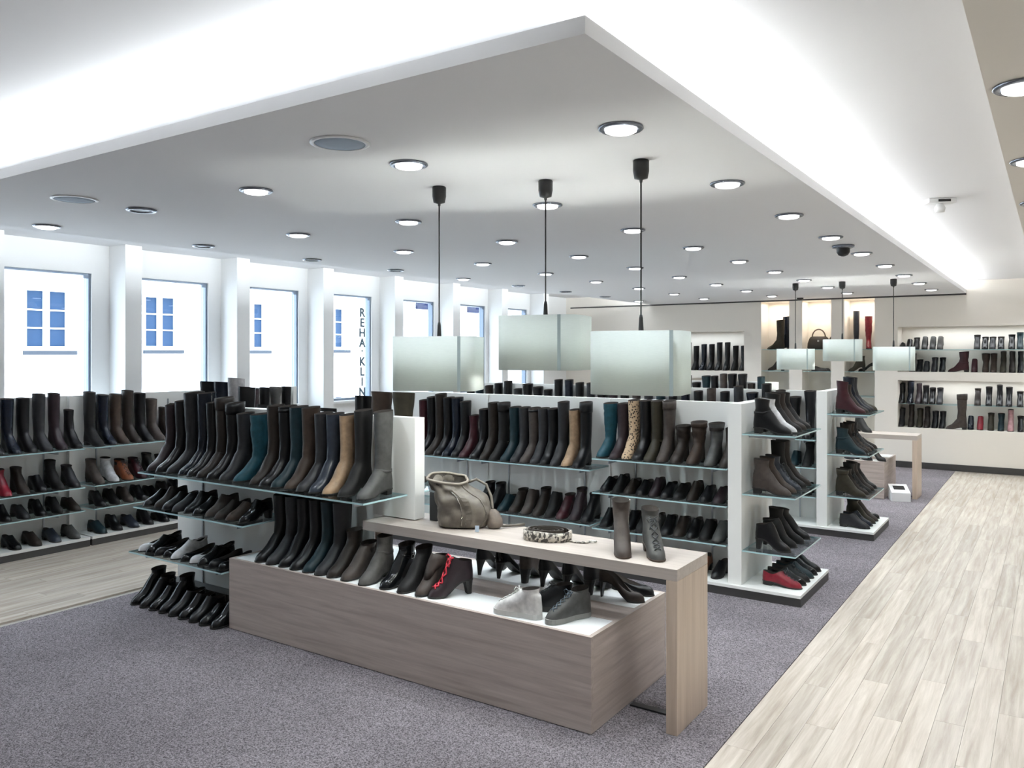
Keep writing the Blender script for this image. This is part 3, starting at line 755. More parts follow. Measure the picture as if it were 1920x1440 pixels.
NAMES = {'knee': ('knee_boot', 'knee boot', 'boot'), 'kneeheel': ('knee_boot', 'heeled knee boot', 'boot'), 'slouch': ('slouch_boot', 'slouchy boot', 'boot'), 'wide': ('wide_boot', 'wide topped boot', 'boot'),
         'ankle': ('ankle_boot', 'ankle boot', 'boot'), 'ankleheel': ('ankle_boot', 'heeled ankle boot', 'boot'), 'lowboot': ('ankle_boot', 'low ankle boot', 'boot'), 'pump': ('pump', 'high heeled pump', 'shoe'),
         'flat': ('flat_shoe', 'flat slip-on shoe', 'shoe'), 'loafer': ('low_shoe', 'low closed shoe', 'shoe'), 'heelshoe': ('low_shoe', 'low heeled shoe', 'shoe'), 'sneaker': ('sneaker', 'high top sneaker', 'shoe')}
def shoe(style, H, colour, loc, rz, label, group, extras=(), cuff=False, mat=None, sole=None, scale=1.0, detail=True):
    H = round(H / .03) * .03
    M = shoe_meshes(style, H, cuff); e = empty(NAMES[style][0], loc, rz); tag(e, label, NAMES[style][2], group)
    e.scale = (scale,) * 3
    mt = mat or shoe_mat(colour)
    part('upper', M['upper'], mt, e); part('lining', M['lining'], M_LIN, e)
    sl = part('sole', M['sole'], sole or M_SOLE, e)
    if 'heel' in M: part('heel', M['heel'], sole or M_SOLE, e)
    if cuff and 'cuff' in M: part('cuff', M['cuff'], mt, e)
    for x in extras:
        m = extra_mesh(x, style, H, cuff)
        part({'topstrap': 'strap', 'biglaces': 'laces'}.get(x, x), m, {'strap': mt, 'topstrap': shoe_mat('black'), 'buckle': M_BUCK, 'laces': M_LACE, 'biglaces': M_REDLACE, 'zip': M_BUCK}[x], e)
    return e
random.seed(11)
FACE_Y, FACE_X = 0.0, R90                    # toes toward -y, toes toward +x
def jit(a=.05): return random.uniform(-a, a)
def ordn(i):
    return ORD[i] if i < 20 else 'twenty-' + ORD[i - 20]
HWID = {'knee': .0475, 'kneeheel': .0465, 'slouch': .060, 'wide': .068, 'ankle': .046, 'ankleheel': .045, 'lowboot': .045, 'pump': .044, 'flat': .044, 'loafer': .0445, 'heelshoe': .0445, 'sneaker': .045}
def relax(items):
    """shift neighbours along the row until they only touch"""
    it = [list(q) for q in items]; wd = [HWID[q[0]] * (1.09 if len(q) > 5 and q[5] else 1) for q in it]
    for _ in range(400):
        moved = False
        for i in range(len(it) - 1):
            d = it[i + 1][3] - it[i][3]; need = wd[i] + wd[i + 1] + .001
            if abs(d) < need:
                m = (need - abs(d)) / 2 * (1 if d >= 0 else -1); it[i][3] -= m; it[i + 1][3] += m; moved = True
        if not moved: break
    return it
def row(items, place, ref, group, pos, rz, z, rev=False, jitter=.025):
    """items: (style, H, colour, position along the row[, extras, cuff]); pos(s) -> (x, y)"""
    items = relax(items); n = len(items)
    for i, it in enumerate(items):
        style, H, colour, s = it[:4]; ex = it[4] if len(it) > 4 else (); cf = it[5] if len(it) > 5 else False
        k = n - 1 - i if rev else i
        mt = None
        if colour == 'leopard': mt = leopard_mat(); cname = 'tan leopard print'
        else: cname = colour
        x, y = pos(s)
        shoe(style, H, colour if mt is None else 'tan', (x, y, z + .0008), rz + jit(jitter), f'{cname} {NAMES[style][1]} on {place}, {ordn(k)} from {ref}', group, ex, cf, mt)
def row_px(spec, place, ref, group, yshaft, z, rev=True, front=0.0):
    """spec: (px of the shaft, py of its top, style, colour, extras, cuff), toes toward -y"""
    items = []
    for s in spec:
        px, py, style, colour = s[:4]; x, zt = at_y(px, py, yshaft)
        items.append((style, max(.06, zt - z), colour, x) + tuple(s[4:]))
    L0 = .08
    row(items, place, ref, group, lambda x: (x, yshaft - L0), FACE_Y, z, rev)

# front gondola, top shelf
row_px([(328, 757, 'kneeheel', 'plum'), (346, 750, 'knee', 'black'), (366, 738, 'slouch', 'charcoal'), (391, 740, 'knee', 'dark navy', ('zip',)), (404, 752, 'knee', 'black'),
        (421, 750, 'knee', 'dark brown', ('strap', 'buckle'), True), (442, 754, 'knee', 'black', (), True), (463, 775, 'kneeheel', 'charcoal'), (491, 777, 'slouch', 'teal'),
        (520, 757, 'kneeheel', 'dark brown'), (541, 757, 'knee', 'black', ('topstrap',)), (562, 761, 'knee', 'petrol'), (585, 768, 'kneeheel', 'brown'),
        (609, 770, 'knee', 'charcoal', ('zip',)), (631, 772, 'kneeheel', 'slate blue'), (656, 777, 'kneeheel', 'tan'), (684, 770, 'kneeheel', 'matt black'), (721, 770, 'knee', 'grey', ('strap',))],
       'front gondola top shelf', 'its panel end', 'boots on the front gondola top shelf', 3.46, .89)
def line(n, a, b): return [a + (b - a) * i / max(1, n - 1) for i in range(n)]
def lowrow(styles, colours, xs, y, z, place, ref, group, H=.1, rz=FACE_Y, rev=True, axis='x', jitter=.025, exs=None):
    items = []
    for i, x in enumerate(xs):
        st_ = styles[i % len(styles)]
        h = H[i % len(H)] if isinstance(H, (list, tuple)) else H
        items.append((st_, h, colours[i % len(colours)], x, (exs[i % len(exs)] if exs else ())))
    row(items, place, ref, group, (lambda s: (s, y)) if axis == 'x' else (lambda s: (y, s)), rz, z, rev, jitter)
lowrow(['loafer', 'heelshoe', 'loafer', 'loafer', 'heelshoe'], ['glossy black', 'dark brown', 'black', 'charcoal', 'black', 'glossy black', 'taupe', 'dark brown', 'brown'], line(10, -5.16, -4.16), 3.33, .655,
       'front gondola second shelf', 'its shorter end', 'low shoes on the front gondola second shelf', rev=True)
lowrow(['flat', 'loafer', 'flat'], ['silver', 'glossy black', 'black', 'glossy black', 'silver', 'glossy black'], line(10, -5.18, -4.32), 3.30, .35,
       'front gondola third shelf', 'wooden plinth', 'flat shoes on the front gondola third shelf', exs=[(), ('strap',), ()])
lowrow(['ankle', 'ankle', 'lowboot', 'ankle', 'lowboot', 'lowboot', 'lowboot', 'loafer', 'lowboot'], ['glossy black', 'black', 'glossy black', 'glossy black', 'black'], line(9, -5.17, -4.31), 3.245, .0048,
       'carpet below front gondola', 'wooden plinth', 'black boots on the carpet', H=[.21, .19, .12, .21, .12, .12, .12, .1, .12], exs=[(), ('buckle', 'strap'), ('zip',)])
# back side of the front gondola, tall boots looking over the panel
row([('wide', .60, 'black', -5.22), ('wide', .60, 'dark navy', -5.06), ('knee', .63, 'pale grey', -4.92), ('knee', .57, 'black', -4.80), ('knee', .45, 'charcoal', -4.60), ('knee', .45, 'black', -4.40), ('knee', .45, 'dark brown', -4.2), ('knee', .45, 'black', -3.98),
     ('kneeheel', .54, 'black', -3.66), ('slouch', .57, 'brown', -3.50), ('wide', .57, 'olive', -3.32)], 'rear of front gondola', 'its panel end', 'tall boots behind the front gondola', lambda s: (s, 3.84), math.pi, .89, True)
# plinth
row([('knee', .39, 'black', -4.01), ('knee', .39, 'charcoal', -3.905), ('kneeheel', .39, 'black', -3.80), ('knee', .39, 'black', -3.695), ('knee', .39, 'petrol', -3.59), ('knee', .39, 'charcoal', -3.49), ('ankle', .24, 'dark brown', -3.39), ('ankle', .18, 'taupe', -3.28)],
    'front oak plinth', 'carpet boots end', 'boots along the plinth front', lambda s: (s, 3.345), FACE_Y, PZ, False, .03)
GP = 'boots along the plinth front'
shoe('ankle', .24, 'stone grey', (-3.14, 3.335, PZ), .03, 'stone grey western style short boot standing on the white plinth top', GP, ('strap',))
shoe('ankle', .21, 'glossy black', (-2.99, 3.345, PZ), .0, 'shiny black ankle boot with strap on plinth beside grey boot', GP, ('strap', 'buckle'))
shoe('ankle', .21, 'matt black', (-2.865, 3.345, PZ), .0, 'matt black suede ankle boot on plinth beside folded grey boot', GP)
shoe('ankleheel', .21, 'taupe', (-2.745, 3.345, PZ), -.06, 'taupe heeled ankle boot with wide cuff on plinth', GP, (), True)
shoe('ankleheel', .21, 'plum', (-2.625, 3.345, PZ), -.55, 'taupe heeled ankle boot with bright red laces on the plinth', GP, ('biglaces',))
GH = 'heeled shoes at the back of the plinth'
for i, (x, c, st_) in enumerate(((-2.72, 'black', 'pump'), (-2.585, 'glossy black', 'pump'), (-2.44, 'taupe', 'ankleheel'), (-2.30, 'black', 'pump'), (-2.165, 'black', 'pump'), (-2.03, 'charcoal', 'ankleheel'))):
    shoe(st_, .15 if st_ == 'ankleheel' else .1, c, (x, 3.855, PZ), math.pi + jit(.15), f'{c} {NAMES[st_][1]} under the bench, {ordn(5 - i)} from the grey suede shoe', GH)
shoe('pump', .1, 'taupe', (-1.85, 3.78, PZ), R90 + .1, 'grey brown suede heeled shoe under the bench by its leg', GH)
shoe('flat', .1, 'black', (-1.86, 3.93, PZ), R90 - .1, 'black flat shoe behind the suede heeled shoe by bench leg', GH)
GS = 'sneakers on the plinth'
def sneaker(colour, loc, rz, label, sole, lace):
    e = shoe('sneaker', .15, colour, loc, rz, label, GS, ('laces',), sole=sole, scale=.93)
    for c in e.children:
        if c.name.startswith('laces'): c.material_slots[0].link = 'OBJECT'; c.material_slots[0].material = lace
sneaker('white', (-2.155, 3.27, PZ), math.radians(-84), 'pale grey high top sneaker lying sideways on the white plinth front', M_SOLEW, M_LACEW)
sneaker('black', (-2.06, 3.42, PZ), math.radians(-80), 'black high top sneaker behind the pale sneaker on the plinth', M_SOLE, M_LACE)
sneaker('grey', (-1.92, 3.35, PZ), math.radians(-24), 'grey high top sneaker with dark laces near the plinth corner', plain('grey_rubber_sole', (.2, .2, .19), .6), plain('blue_grey_cord', (.09, .12, .15), .7))
shoe('ankle', .24, 'taupe', (-1.735, 3.545, .7425), math.radians(30), 'taller taupe suede ankle boot standing on the front bench', 'boots on the front bench', ('zip',), sole=M_SOLEB)
shoe('ankle', .21, 'grey', (-1.585, 3.575, .7425), math.radians(36), 'shorter grey lace-up ankle boot on the front bench corner', 'boots on the front bench', ('laces',), sole=M_SOLEB)

# second gondola
YS2 = Y2 - .135
row_px([(799, 750, 'kneeheel', 'burgundy'), (812, 742, 'knee', 'black'), (828, 741, 'knee', 'dark brown'), (843, 747, 'knee', 'black'), (858, 748, 'knee', 'dark navy'), (873, 750, 'kneeheel', 'black'), (889, 777, 'ankle', 'burgundy')],
       'left bay of middle gondola', 'centre bay', 'boots in the left bay of the middle gondola', YS2, .79)
row_px([(910, 765, 'knee', 'black'), (927, 752, 'kneeheel', 'dark brown'), (946, 757, 'knee', 'matt black', ('strap', 'buckle'), True), (967, 766, 'knee', 'petrol'), (985, 766, 'knee', 'charcoal'), (1004, 764, 'knee', 'taupe', ('topstrap',)),
        (1022, 767, 'kneeheel', 'charcoal'), (1037, 766, 'kneeheel', 'black'), (1058, 752, 'kneeheel', 'charcoal'), (1079, 768, 'kneeheel', 'tan'), (1100, 756, 'knee', 'black', (), True)],
       'centre bay of middle gondola', 'teal boot', 'boots in the centre bay of the middle gondola', YS2, .79)
row_px([(1146, 757, 'slouch', 'teal'), (1170, 757, 'knee', 'plum'), (1193, 752, 'kneeheel', 'leopard'), (1214, 754, 'knee', 'black'), (1241, 752, 'knee', 'olive', ('strap',)), (1267, 752, 'kneeheel', 'taupe', (), True), (1290, 795, 'slouch', 'dark brown'),
        (1309, 792, 'slouch', 'brown', (), True), (1330, 790, 'wide', 'grey'), (1355, 800, 'ankle', 'dark brown')],
       'right bay of middle gondola', 'end panel', 'boots in the right bay of the middle gondola', YS2, .885)
R2 = line(10, -2.93, -2.02)
lowrow(['loafer', 'heelshoe', 'loafer'], ['black', 'matt black', 'dark brown', 'black', 'plum'], R2, Y2 - .20, .62, 'middle gondola right second shelf', 'end panel', 'shoes on the middle gondola second shelf')
lowrow(['lowboot', 'heelshoe', 'lowboot'], ['black', 'dark brown', 'black', 'matt black', 'grey'], R2, Y2 - .20, .345, 'middle gondola right third shelf', 'end panel', 'shoes on the middle gondola third shelf')
lowrow(['heelshoe', 'loafer'], ['black', 'charcoal', 'rust', 'black'], line(8, -2.9, -2.03), Y2 - .20, .082, 'middle gondola right base', 'end panel', 'shoes on the middle gondola base')
lowrow(['ankle', 'ankle', 'lowboot', 'ankle', 'ankleheel', 'ankle', 'ankleheel', 'ankle', 'ankleheel', 'ankle'], ['black', 'black', 'petrol', 'dark brown', 'taupe', 'dark brown', 'matt black', 'burgundy', 'plum', 'black'],
       line(10, -4.14, -3.10), Y2 - .20, .36, 'middle gondola centre lower shelf', 'teal boot bay', 'ankle boots on the middle gondola', H=[.2, .21, .13, .18, .2, .2, .22, .18, .23, .22])
lowrow(['loafer'], ['black', 'charcoal'], line(8, -4.14, -3.12), Y2 - .22, .082, 'middle gondola centre base', 'teal boot bay', 'shoes on the middle gondola centre base')
# end caps: toes toward +x
def cap(xc, y0, y1, z, spec, place, ref, group):
    ys = line(len(spec), y0, y1)
    row([(s[0], s[1], s[2], yy) + tuple(s[3:]) for s, yy in zip(spec, ys)], place, ref, group, lambda s: (xc, s), FACE_X, z, False)
C2 = 'shoes on the middle gondola end shelves'; XC = -1.635
cap(XC, Y2 - .26, Y2 + .26, CAPZ[0], [('ankle', .24, 'black', ('strap',)), ('ankle', .24, 'silver'), ('ankle', .27, 'matt black', ('strap', 'buckle')), ('ankle', .27, 'dark brown'), ('ankle', .27, 'black')], 'top end shelf of middle gondola', 'front edge', C2)
cap(XC, Y2 - .28, Y2 + .26, CAPZ[1], [('ankle', .24, 'taupe'), ('ankle', .24, 'brown'), ('ankle', .24, 'slate blue', ('laces',)), ('ankle', .33, 'matt black'), ('ankle', .33, 'dark brown')], 'second end shelf of middle gondola', 'front edge', C2)
cap(XC, Y2 - .25, Y2 + .24, CAPZ[2], [('ankleheel', .21, 'black'), ('ankleheel', .21, 'matt black', ('strap',)), ('ankle', .24, 'matt black'), ('ankle', .21, 'black')], 'third end shelf of middle gondola', 'front edge', C2)
cap(XC + .06, Y2 - .24, Y2 + .30, .082, [('loafer', .1, 'red', ('laces',)), ('loafer', .1, 'glossy black'), ('loafer', .1, 'black', ('laces',)), ('loafer', .1, 'petrol'), ('loafer', .1, 'glossy black'), ('loafer', .1, 'black')], 'base of middle gondola end', 'front edge', C2)
C3 = 'shoes on the far gondola end shelves'; XC = -1.58
cap(XC, Y3 - .28, Y3 + .28, CAPZ3[0], [('ankle', .3, 'burgundy'), ('ankle', .27, 'dark brown'), ('ankle', .33, 'dark navy', ('zip',)), ('ankle', .33, 'charcoal'), ('loafer', .1, 'olive')], 'top end shelf of far gondola', 'front edge', C3)
cap(XC, Y3 - .28, Y3 + .28, CAPZ3[1], [('ankle', .24, 'petrol', ('strap',)), ('ankle', .27, 'dark brown', ('laces',)), ('ankle', .27, 'brown', ('laces',)), ('ankle', .27, 'black'), ('loafer', .1, 'dark brown')], 'second end shelf of far gondola', 'front edge', C3)
cap(XC, Y3 - .28, Y3 + .28, CAPZ3[2], [('ankle', .24, 'olive', (), True), ('ankle', .24, 'dark brown', ('laces',)), ('ankle', .27, 'matt black'), ('ankle', .27, 'dark brown'), ('ankle', .24, 'black')], 'third end shelf of far gondola', 'front edge', C3)
cap(XC + .03, Y3 - .26, Y3 + .30, .082, [('lowboot', .13, 'charcoal'), ('lowboot', .13, 'dark navy'), ('ankle', .21, 'olive'), ('ankle', .21, 'taupe'), ('pump', .1, 'black')], 'base of far gondola end', 'front edge', C3)
# third gondola, front shelves (mostly hidden behind the second)
random.seed(23)
cs = ['black', 'charcoal', 'black', 'dark brown', 'black', 'dark navy', 'petrol', 'black', 'taupe', 'black', 'plum']
items = []
for i, x in enumerate(line(30, -6.1, -1.98)):
    items.append((random.choice(['knee', 'knee', 'kneeheel', 'wide']), random.choice([.39, .42, .42, .45, .48, .51]), random.choice(cs), x))
row(items[:15], 'far gondola left top shelf', 'its middle', 'boots on the far gondola top shelf', lambda s: (s, Y3 - .20), FACE_Y, .885, True)
row(items[15:], 'far gondola right top shelf', 'end panel', 'boots on the far gondola top shelf', lambda s: (s, Y3 - .20), FACE_Y, .885, True)
lowrow(['ankle', 'lowboot'], ['black', 'petrol', 'matt black', 'dark brown'], line(7, -2.7, -1.98), Y3 - .2, .62, 'far gondola second shelf', 'end panel', 'boots on the far gondola second shelf', H=[.2, .13])
lowrow(['loafer', 'heelshoe'], ['black', 'charcoal', 'black'], line(7, -2.7, -1.98), Y3 - .2, .345, 'far gondola third shelf', 'end panel', 'shoes on the far gondola third shelf')
# fourth gondola, boots looking over
items = []
for x in line(16, -5.0, -3.15): items.append((random.choice(['knee', 'kneeheel', 'wide']), random.choice([.42, .45, .48, .51, .54]), random.choice(cs), x))
row(items, 'gondola behind far bench', 'its panel end', 'boots on the gondola by the far bench', lambda s: (s, 3.35 + 7.06), FACE_Y, .89, True)
row([('ankle', .21, 'black', -2.5), ('ankle', .21, 'black', -2.3), ('ankle', .24, 'charcoal', -2.1), ('ankle', .24, 'black', -1.9), ('pump', .1, 'matt black', -1.74)], 'far oak plinth', 'gondola end', 'shoes on the far plinth', lambda s: (s, 3.30 + 7.06), FACE_X - .6, PZ, False)
shoe('ankle', .24, 'matt black', (-1.95, 10.64, .7425), .9, 'black ankle boot standing on the far bridge bench', 'boots on the far bench')
# wall shelving under the windows: toes toward +x
XS = -7.215
def wallrow(spec, y0, y1, z, place, ref, group, rev=False):
    ys = line(len(spec), y0, y1)
    row([(s[0], s[1], s[2], yy) + tuple(s[3:]) for s, yy in zip(spec, ys)], place, ref, group, lambda s: (XS, s), FACE_X, z, rev)
wallrow([('knee', .42, 'dark brown'), ('knee', .42, 'black'), ('knee', .42, 'plum'), ('knee', .45, 'black'), ('knee', .45, 'dark navy'), ('knee', .45, 'black'), ('knee', .48, 'charcoal'), ('kneeheel', .48, 'plum'), ('ankle', .33, 'black')], 2.78, 3.80, WZ[0], 'near window bay top shelf', 'bay divider', 'boots on the near window bay', True)
wallrow([('knee', .48, 'matt black'), ('knee', .45, 'dark navy'), ('knee', .45, 'brown'), ('knee', .48, 'dark brown'), ('knee', .45, 'black'), ('knee', .39, 'taupe'), ('ankle', .3, 'dark brown'), ('ankle', .33, 'black'), ('ankle', .33, 'dark brown')], 3.99, 4.96, WZ[0], 'middle window bay top shelf', 'bay divider', 'boots on the middle window bay')
wallrow([('knee', .42, 'black'), ('knee', .42, 'dark brown'), ('knee', .45, 'black'), ('knee', .45, 'black'), ('knee', .45, 'plum'), ('knee', .45, 'black'), ('wide', .45, 'grey'), ('knee', .45, 'black')], 5.2, 6.26, WZ[0], 'far window bay top shelf', 'near divider', 'boots on the far window bay')
wallrow([('lowboot', .13, 'dark brown'), ('ankle', .18, 'burgundy'), ('lowboot', .13, 'black'), ('ankle', .21, 'red'), ('ankle', .21, 'dark brown'), ('lowboot', .13, 'black'), ('ankle', .24, 'matt black', ('strap',)), ('ankle', .18, 'charcoal')], 2.8, 3.78, WZ[1], 'near window bay second shelf', 'bay divider', 'ankle boots on the near window bay', True)
wallrow([('ankle', .21, 'taupe'), ('ankle', .21, 'silver'), ('ankle', .18, 'rust', ('laces',)), ('ankle', .18, 'burgundy', ('laces',)), ('ankle', .21, 'black'), ('ankle', .18, 'dark brown'), ('ankle', .18, 'black'), ('ankle', .18, 'matt black')], 4.0, 4.95, WZ[1], 'middle window bay second shelf', 'bay divider', 'ankle boots on the middle window bay')
wallrow([('heelshoe', .1, 'black'), ('flat', .1, 'dark brown'), ('heelshoe', .1, 'rust'), ('heelshoe', .1, 'black'), ('loafer', .1, 'charcoal'), ('heelshoe', .1, 'black'), ('heelshoe', .1, 'matt black'), ('loafer', .1, 'dark brown')], 2.8, 3.78, WZ[2], 'near window bay third shelf', 'bay divider', 'shoes on the near window bay third shelf', True)
wallrow([('heelshoe', .1, 'black'), ('heelshoe', .1, 'matt black'), ('heelshoe', .1, 'taupe'), ('heelshoe', .1, 'black'), ('loafer', .1, 'black'), ('heelshoe', .1, 'matt black'), ('heelshoe', .1, 'black'), ('loafer', .1, 'dark brown')], 4.02, 4.95, WZ[2], 'middle window bay third shelf', 'bay divider', 'shoes on the middle window bay third shelf')
wallrow([('loafer', .1, 'black'), ('loafer', .1, 'charcoal'), ('heelshoe', .1, 'black'), ('loafer', .1, 'glossy black'), ('loafer', .1, 'dark brown'), ('loafer', .1, 'slate blue'), ('loafer', .1, 'grey')], 2.8, 3.78, .082, 'near window bay base', 'bay divider', 'shoes on the near window bay base', True)
wallrow([('loafer', .1, 'petrol'), ('heelshoe', .1, 'black'), ('loafer', .1, 'slate blue'), ('heelshoe', .1, 'black'), ('loafer', .1, 'black'), ('loafer', .1, 'matt black'), ('loafer', .1, 'black')], 4.02, 4.95, .082, 'middle window bay base', 'bay divider', 'shoes on the middle window bay base')
# back wall, wide niches
YN = YB + .19
def niche_row(spec, z, place, group):
    items = []
    for s in spec:
        px, py, style, colour = s[:4]; x, zt = at_y(px, py, YN - .02); items.append((style, max(.1, zt - z), colour, x) + tuple(s[4:]))
    row(items, place, 'warm niche end', group, lambda s: (s, YN), FACE_Y, z, False)
A, K, W_ = 'ankle', 'ankleheel', 'knee'
niche_row([(1692, 640, 'loafer', 'black'), (1705, 637, A, 'black'), (1718, 634, A, 'matt black'), (1734, 631, K, 'grey'), (1749, 631, K, 'grey'), (1763, 633, K, 'stone grey'), (1832, 628, A, 'charcoal'), (1847, 631, A, 'black'), (1861, 631, A, 'charcoal'), (1877, 631, A, 'black'), (1897, 628, A, 'black'), (1913, 623, A, 'petrol')], 1.7605, 'upper wide niche glass shelf', 'ankle boots in the upper wide niche')
niche_row([(1711, 663, A, 'dark brown'), (1724, 675, A, 'black'), (1737, 677, A, 'charcoal'), (1752, 672, A, 'charcoal'), (1767, 670, A, 'black'), (1827, 672, K, 'burgundy'), (1848, 662, W_, 'brown'), (1863, 663, A, 'brown'), (1881, 660, A, 'olive'), (1898, 659, A, 'dark brown'), (1914, 661, A, 'black')], 1.4285, 'upper wide niche bottom', 'boots at the bottom of the upper wide niche')
niche_row([(1690, 717, W_, 'black'), (1706, 717, W_, 'dark navy'), (1722, 720, A, 'plum'), (1735, 724, A, 'black'), (1748, 727, A, 'black'), (1762, 727, A, 'charcoal'), (1833, 731, K, 'dark brown'), (1854, 725, A, 'black'), (1874, 723, A, 'black'), (1892, 726, A, 'black', ('strap',)), (1913, 734, A, 'black')], .9485, 'lower wide niche glass shelf', 'boots on the lower niche glass shelf')
niche_row([(1690, 766, A, 'charcoal'), (1708, 760, A, 'dark brown'), (1724, 767, A, 'olive'), (1738, 764, A, 'dark brown'), (1753, 771, A, 'black'), (1767, 774, A, 'black'), (1820, 777, K, 'dark navy'), (1838, 778, K, 'red'), (1858, 777, K, 'olive'), (1877, 776, A, 'petrol'), (1895, 770, A, 'pink'), (1914, 780, A, 'black')], .5975, 'lower wide niche bottom', 'boots at the bottom of the lower niche')
x, zt = at_y(1797, 652, YN); shoe('knee', .30, 'burgundy', (x, YN, 1.4288), -R90, 'burgundy short boot turned sideways in the upper wide niche', 'sideways boots in the wide niches', ('strap',))
x, zt = at_y(1793, 742, YB + .07); shoe('knee', .51, 'taupe', (x, YB + .072, .598), -R90, 'taupe tall cuffed boot turned sideways in the lower wide niche', 'sideways boots in the wide niches', (), True)
# three warm niches
GN = 'shoes in the warm lit niches'
def nx(px): return at_y(px, 650, YN)[0]
shoe('knee', .48, 'olive', (-3.80, YN - .09, 1.7685), -R90 + .15, 'olive brown knee boot in the warm niche beside the boot alcove', GN)
shoe('knee', .54, 'dark navy', (-3.735, YN + .06, 1.7685), -R90 + .15, 'dark navy knee boot in the warm niche beside the boot alcove', GN)
shoe('ankle', .24, 'dark brown', (-3.82, YN, 1.4205), -R90 + .3, 'brown ankle boot on the middle shelf of the first warm niche', GN)
shoe('flat', .1, 'stone grey', (-3.12, YN - .08, 1.4205), R90 - .2, 'grey flat shoe in the warm niche below the handbag', GN)
shoe('flat', .1, 'stone grey', (-3.10, YN + .05, 1.4205), R90 - .2, 'second grey flat shoe in the warm niche behind the first flat', GN)
shoe('knee', .6, 'slate blue', (-2.58, YN, 1.7685), .2, 'slate blue knee boot in the warm niche beside red boot', GN)
shoe('slouch', .51, 'red', (-2.39, YN - .06, 1.7685), .2, 'red slouchy boot in the warm lit niche', GN)
shoe('ankleheel', .24, 'olive', (-2.56, YN - .08, 1.4205), -R90 + .2, 'olive heeled ankle boot in the niche under slate blue boot', GN)
shoe('pump', .1, 'black', (-2.44, YN + .06, 1.4205), -R90 + .3, 'black high heeled pump in the niche under red boot', GN)
# alcove of black boots
items = [(random.choice(['knee', 'knee', 'kneeheel']), random.choice([.42, .45, .45, .48]), random.choice(['black', 'matt black', 'black', 'dark navy']), x) for x in line(19, -6.9, -4.38)]
row(items, 'upper wall alcove', 'warm niche end', 'black boots in the wall alcove', lambda s: (s, YN), FACE_Y, 1.4105, True)
row([('knee', .42, 'black', x) for x in line(6, -5.1, -4.4)], 'lower wall alcove', 'warm niche end', 'black boots in the lower wall alcove', lambda s: (s, YN), FACE_Y, .6205, True)

# ------------------------------------------------------------------ bags and accessories
def cloth_noise(p, f, a): return a * noise.noise(Vector(p) * f)
M_BAG = plain('grey_brown_slouchy_leather', (.135, .118, .098), .48, nscale=18, nstr=.35, var=.3)
M_BAGD = plain('dark_brown_leather', (.035, .028, .022), .6)
def bag_body(name, rings, n, mat, parent, f=14, a=.012, fold=.0):
    """rings: (cx, cy, z, rx, ry)"""
    V, Fc = [], []
    for k, (cx, cy, z, rx, ry) in enumerate(rings):
        for i in range(n):
            t = 2 * math.pi * i / n
            c, s = math.cos(t), math.sin(t); c = math.copysign(abs(c) ** .8, c); s = math.copysign(abs(s) ** .8, s)
            p = Vector((cx + rx * c, cy + ry * s, z)); q = cloth_noise(p, f, a) + cloth_noise(p + Vector((3, 1, 2)), f * 2.4, a * .55)
            V.append((p.x + c * q, p.y + s * q, max(.001, z + cloth_noise(p, 9, a)) if 0 < k < len(rings) - 1 else z + .001))
    for k in range(len(rings) - 1):
        for i in range(n): Fc.append((k * n + i, k * n + (i + 1) % n, (k + 1) * n + (i + 1) % n, (k + 1) * n + i))
    Fc.append(tuple(range(n)))
    return link(name, mesh_from(name, V, Fc, True), mat, parent)
def smooth_rings(keys, n):
    out = []
    for i in range(n):
        f = i / (n - 1) * (len(keys) - 1); k = min(int(f), len(keys) - 2); t = f - k
        p = [keys[max(0, min(len(keys) - 1, k + d))] for d in (-1, 0, 1, 2)]
        out.append(tuple(.5 * (2 * p[1][j] + (p[2][j] - p[0][j]) * t + (2 * p[0][j] - 5 * p[1][j] + 4 * p[2][j] - p[3][j]) * t * t + (3 * p[1][j] - p[0][j] - 3 * p[2][j] + p[3][j]) * t ** 3) for j in range(5)))
    return out
e = empty('slouchy_handbag', (-2.745, 3.575, .743), math.radians(30)); tag(e, 'large slouchy grey brown leather handbag on the front bench', 'bag')
BK = [(.02, 0, 0, .105, .06), (.02, 0, .012, .13, .082), (.028, 0, .06, .150, .098), (.022, 0, .12, .152, .098), (.0, 0, .175, .135, .085), (-.035, 0, .215, .112, .070), (-.055, 0, .24, .105, .062), (-.06, 0, .262, .108, .064)]
BR = smooth_rings(BK, 30); NB = 64; V, Fc = [], []
def tilt(x, y, z): return z + (.30 * y + .10 * (-.05 - x)) * sst(.15, .26, z)
for k, (cx, cy, z, rx, ry) in enumerate(BR):
    for i in range(NB):
        t = 2 * math.pi * i / NB; c, s_ = math.cos(t), math.sin(t); c_ = math.copysign(abs(c) ** .85, c); s2_ = math.copysign(abs(s_) ** .85, s_)
        p = Vector((cx + rx * c_, cy + ry * s2_, z)); m_ = min(1, k / 4)
        q = (cloth_noise(p, 16, .014) + cloth_noise(p * 1.0 + Vector((5, 2, 1)), 34, .007) + .004 * math.sin(7 * t + 30 * z) * sst(.1, .24, z) - .006 * math.exp(-((z - .10 - .03 * math.sin(2 * t)) / .012) ** 2)) * m_
        V.append((p.x + c_ * q, p.y + s2_ * q, .0015 + tilt(p.x, p.y, z) + cloth_noise(p, 11, .008) * m_ * (1 - sst(.2, .26, z))))
Fc = [(k * NB + i, k * NB + (i + 1) % NB, (k + 1) * NB + (i + 1) % NB, (k + 1) * NB + i) for k in range(len(BR) - 1) for i in range(NB)] + [tuple(range(NB))]
link('body', mesh_from('body', V, Fc, True), M_BAG, e)
top_ring = V[-NB:]
v, f_ = tube_mesh('rim', [top_ring[i] for i in range(0, NB, 2)], .0075, 8, True); link('rim', mesh_from('rim', v, f_, True), plain('pale_edge_leather', (.24, .21, .175), .5, nscale=30, nstr=.2), e)
LV = []
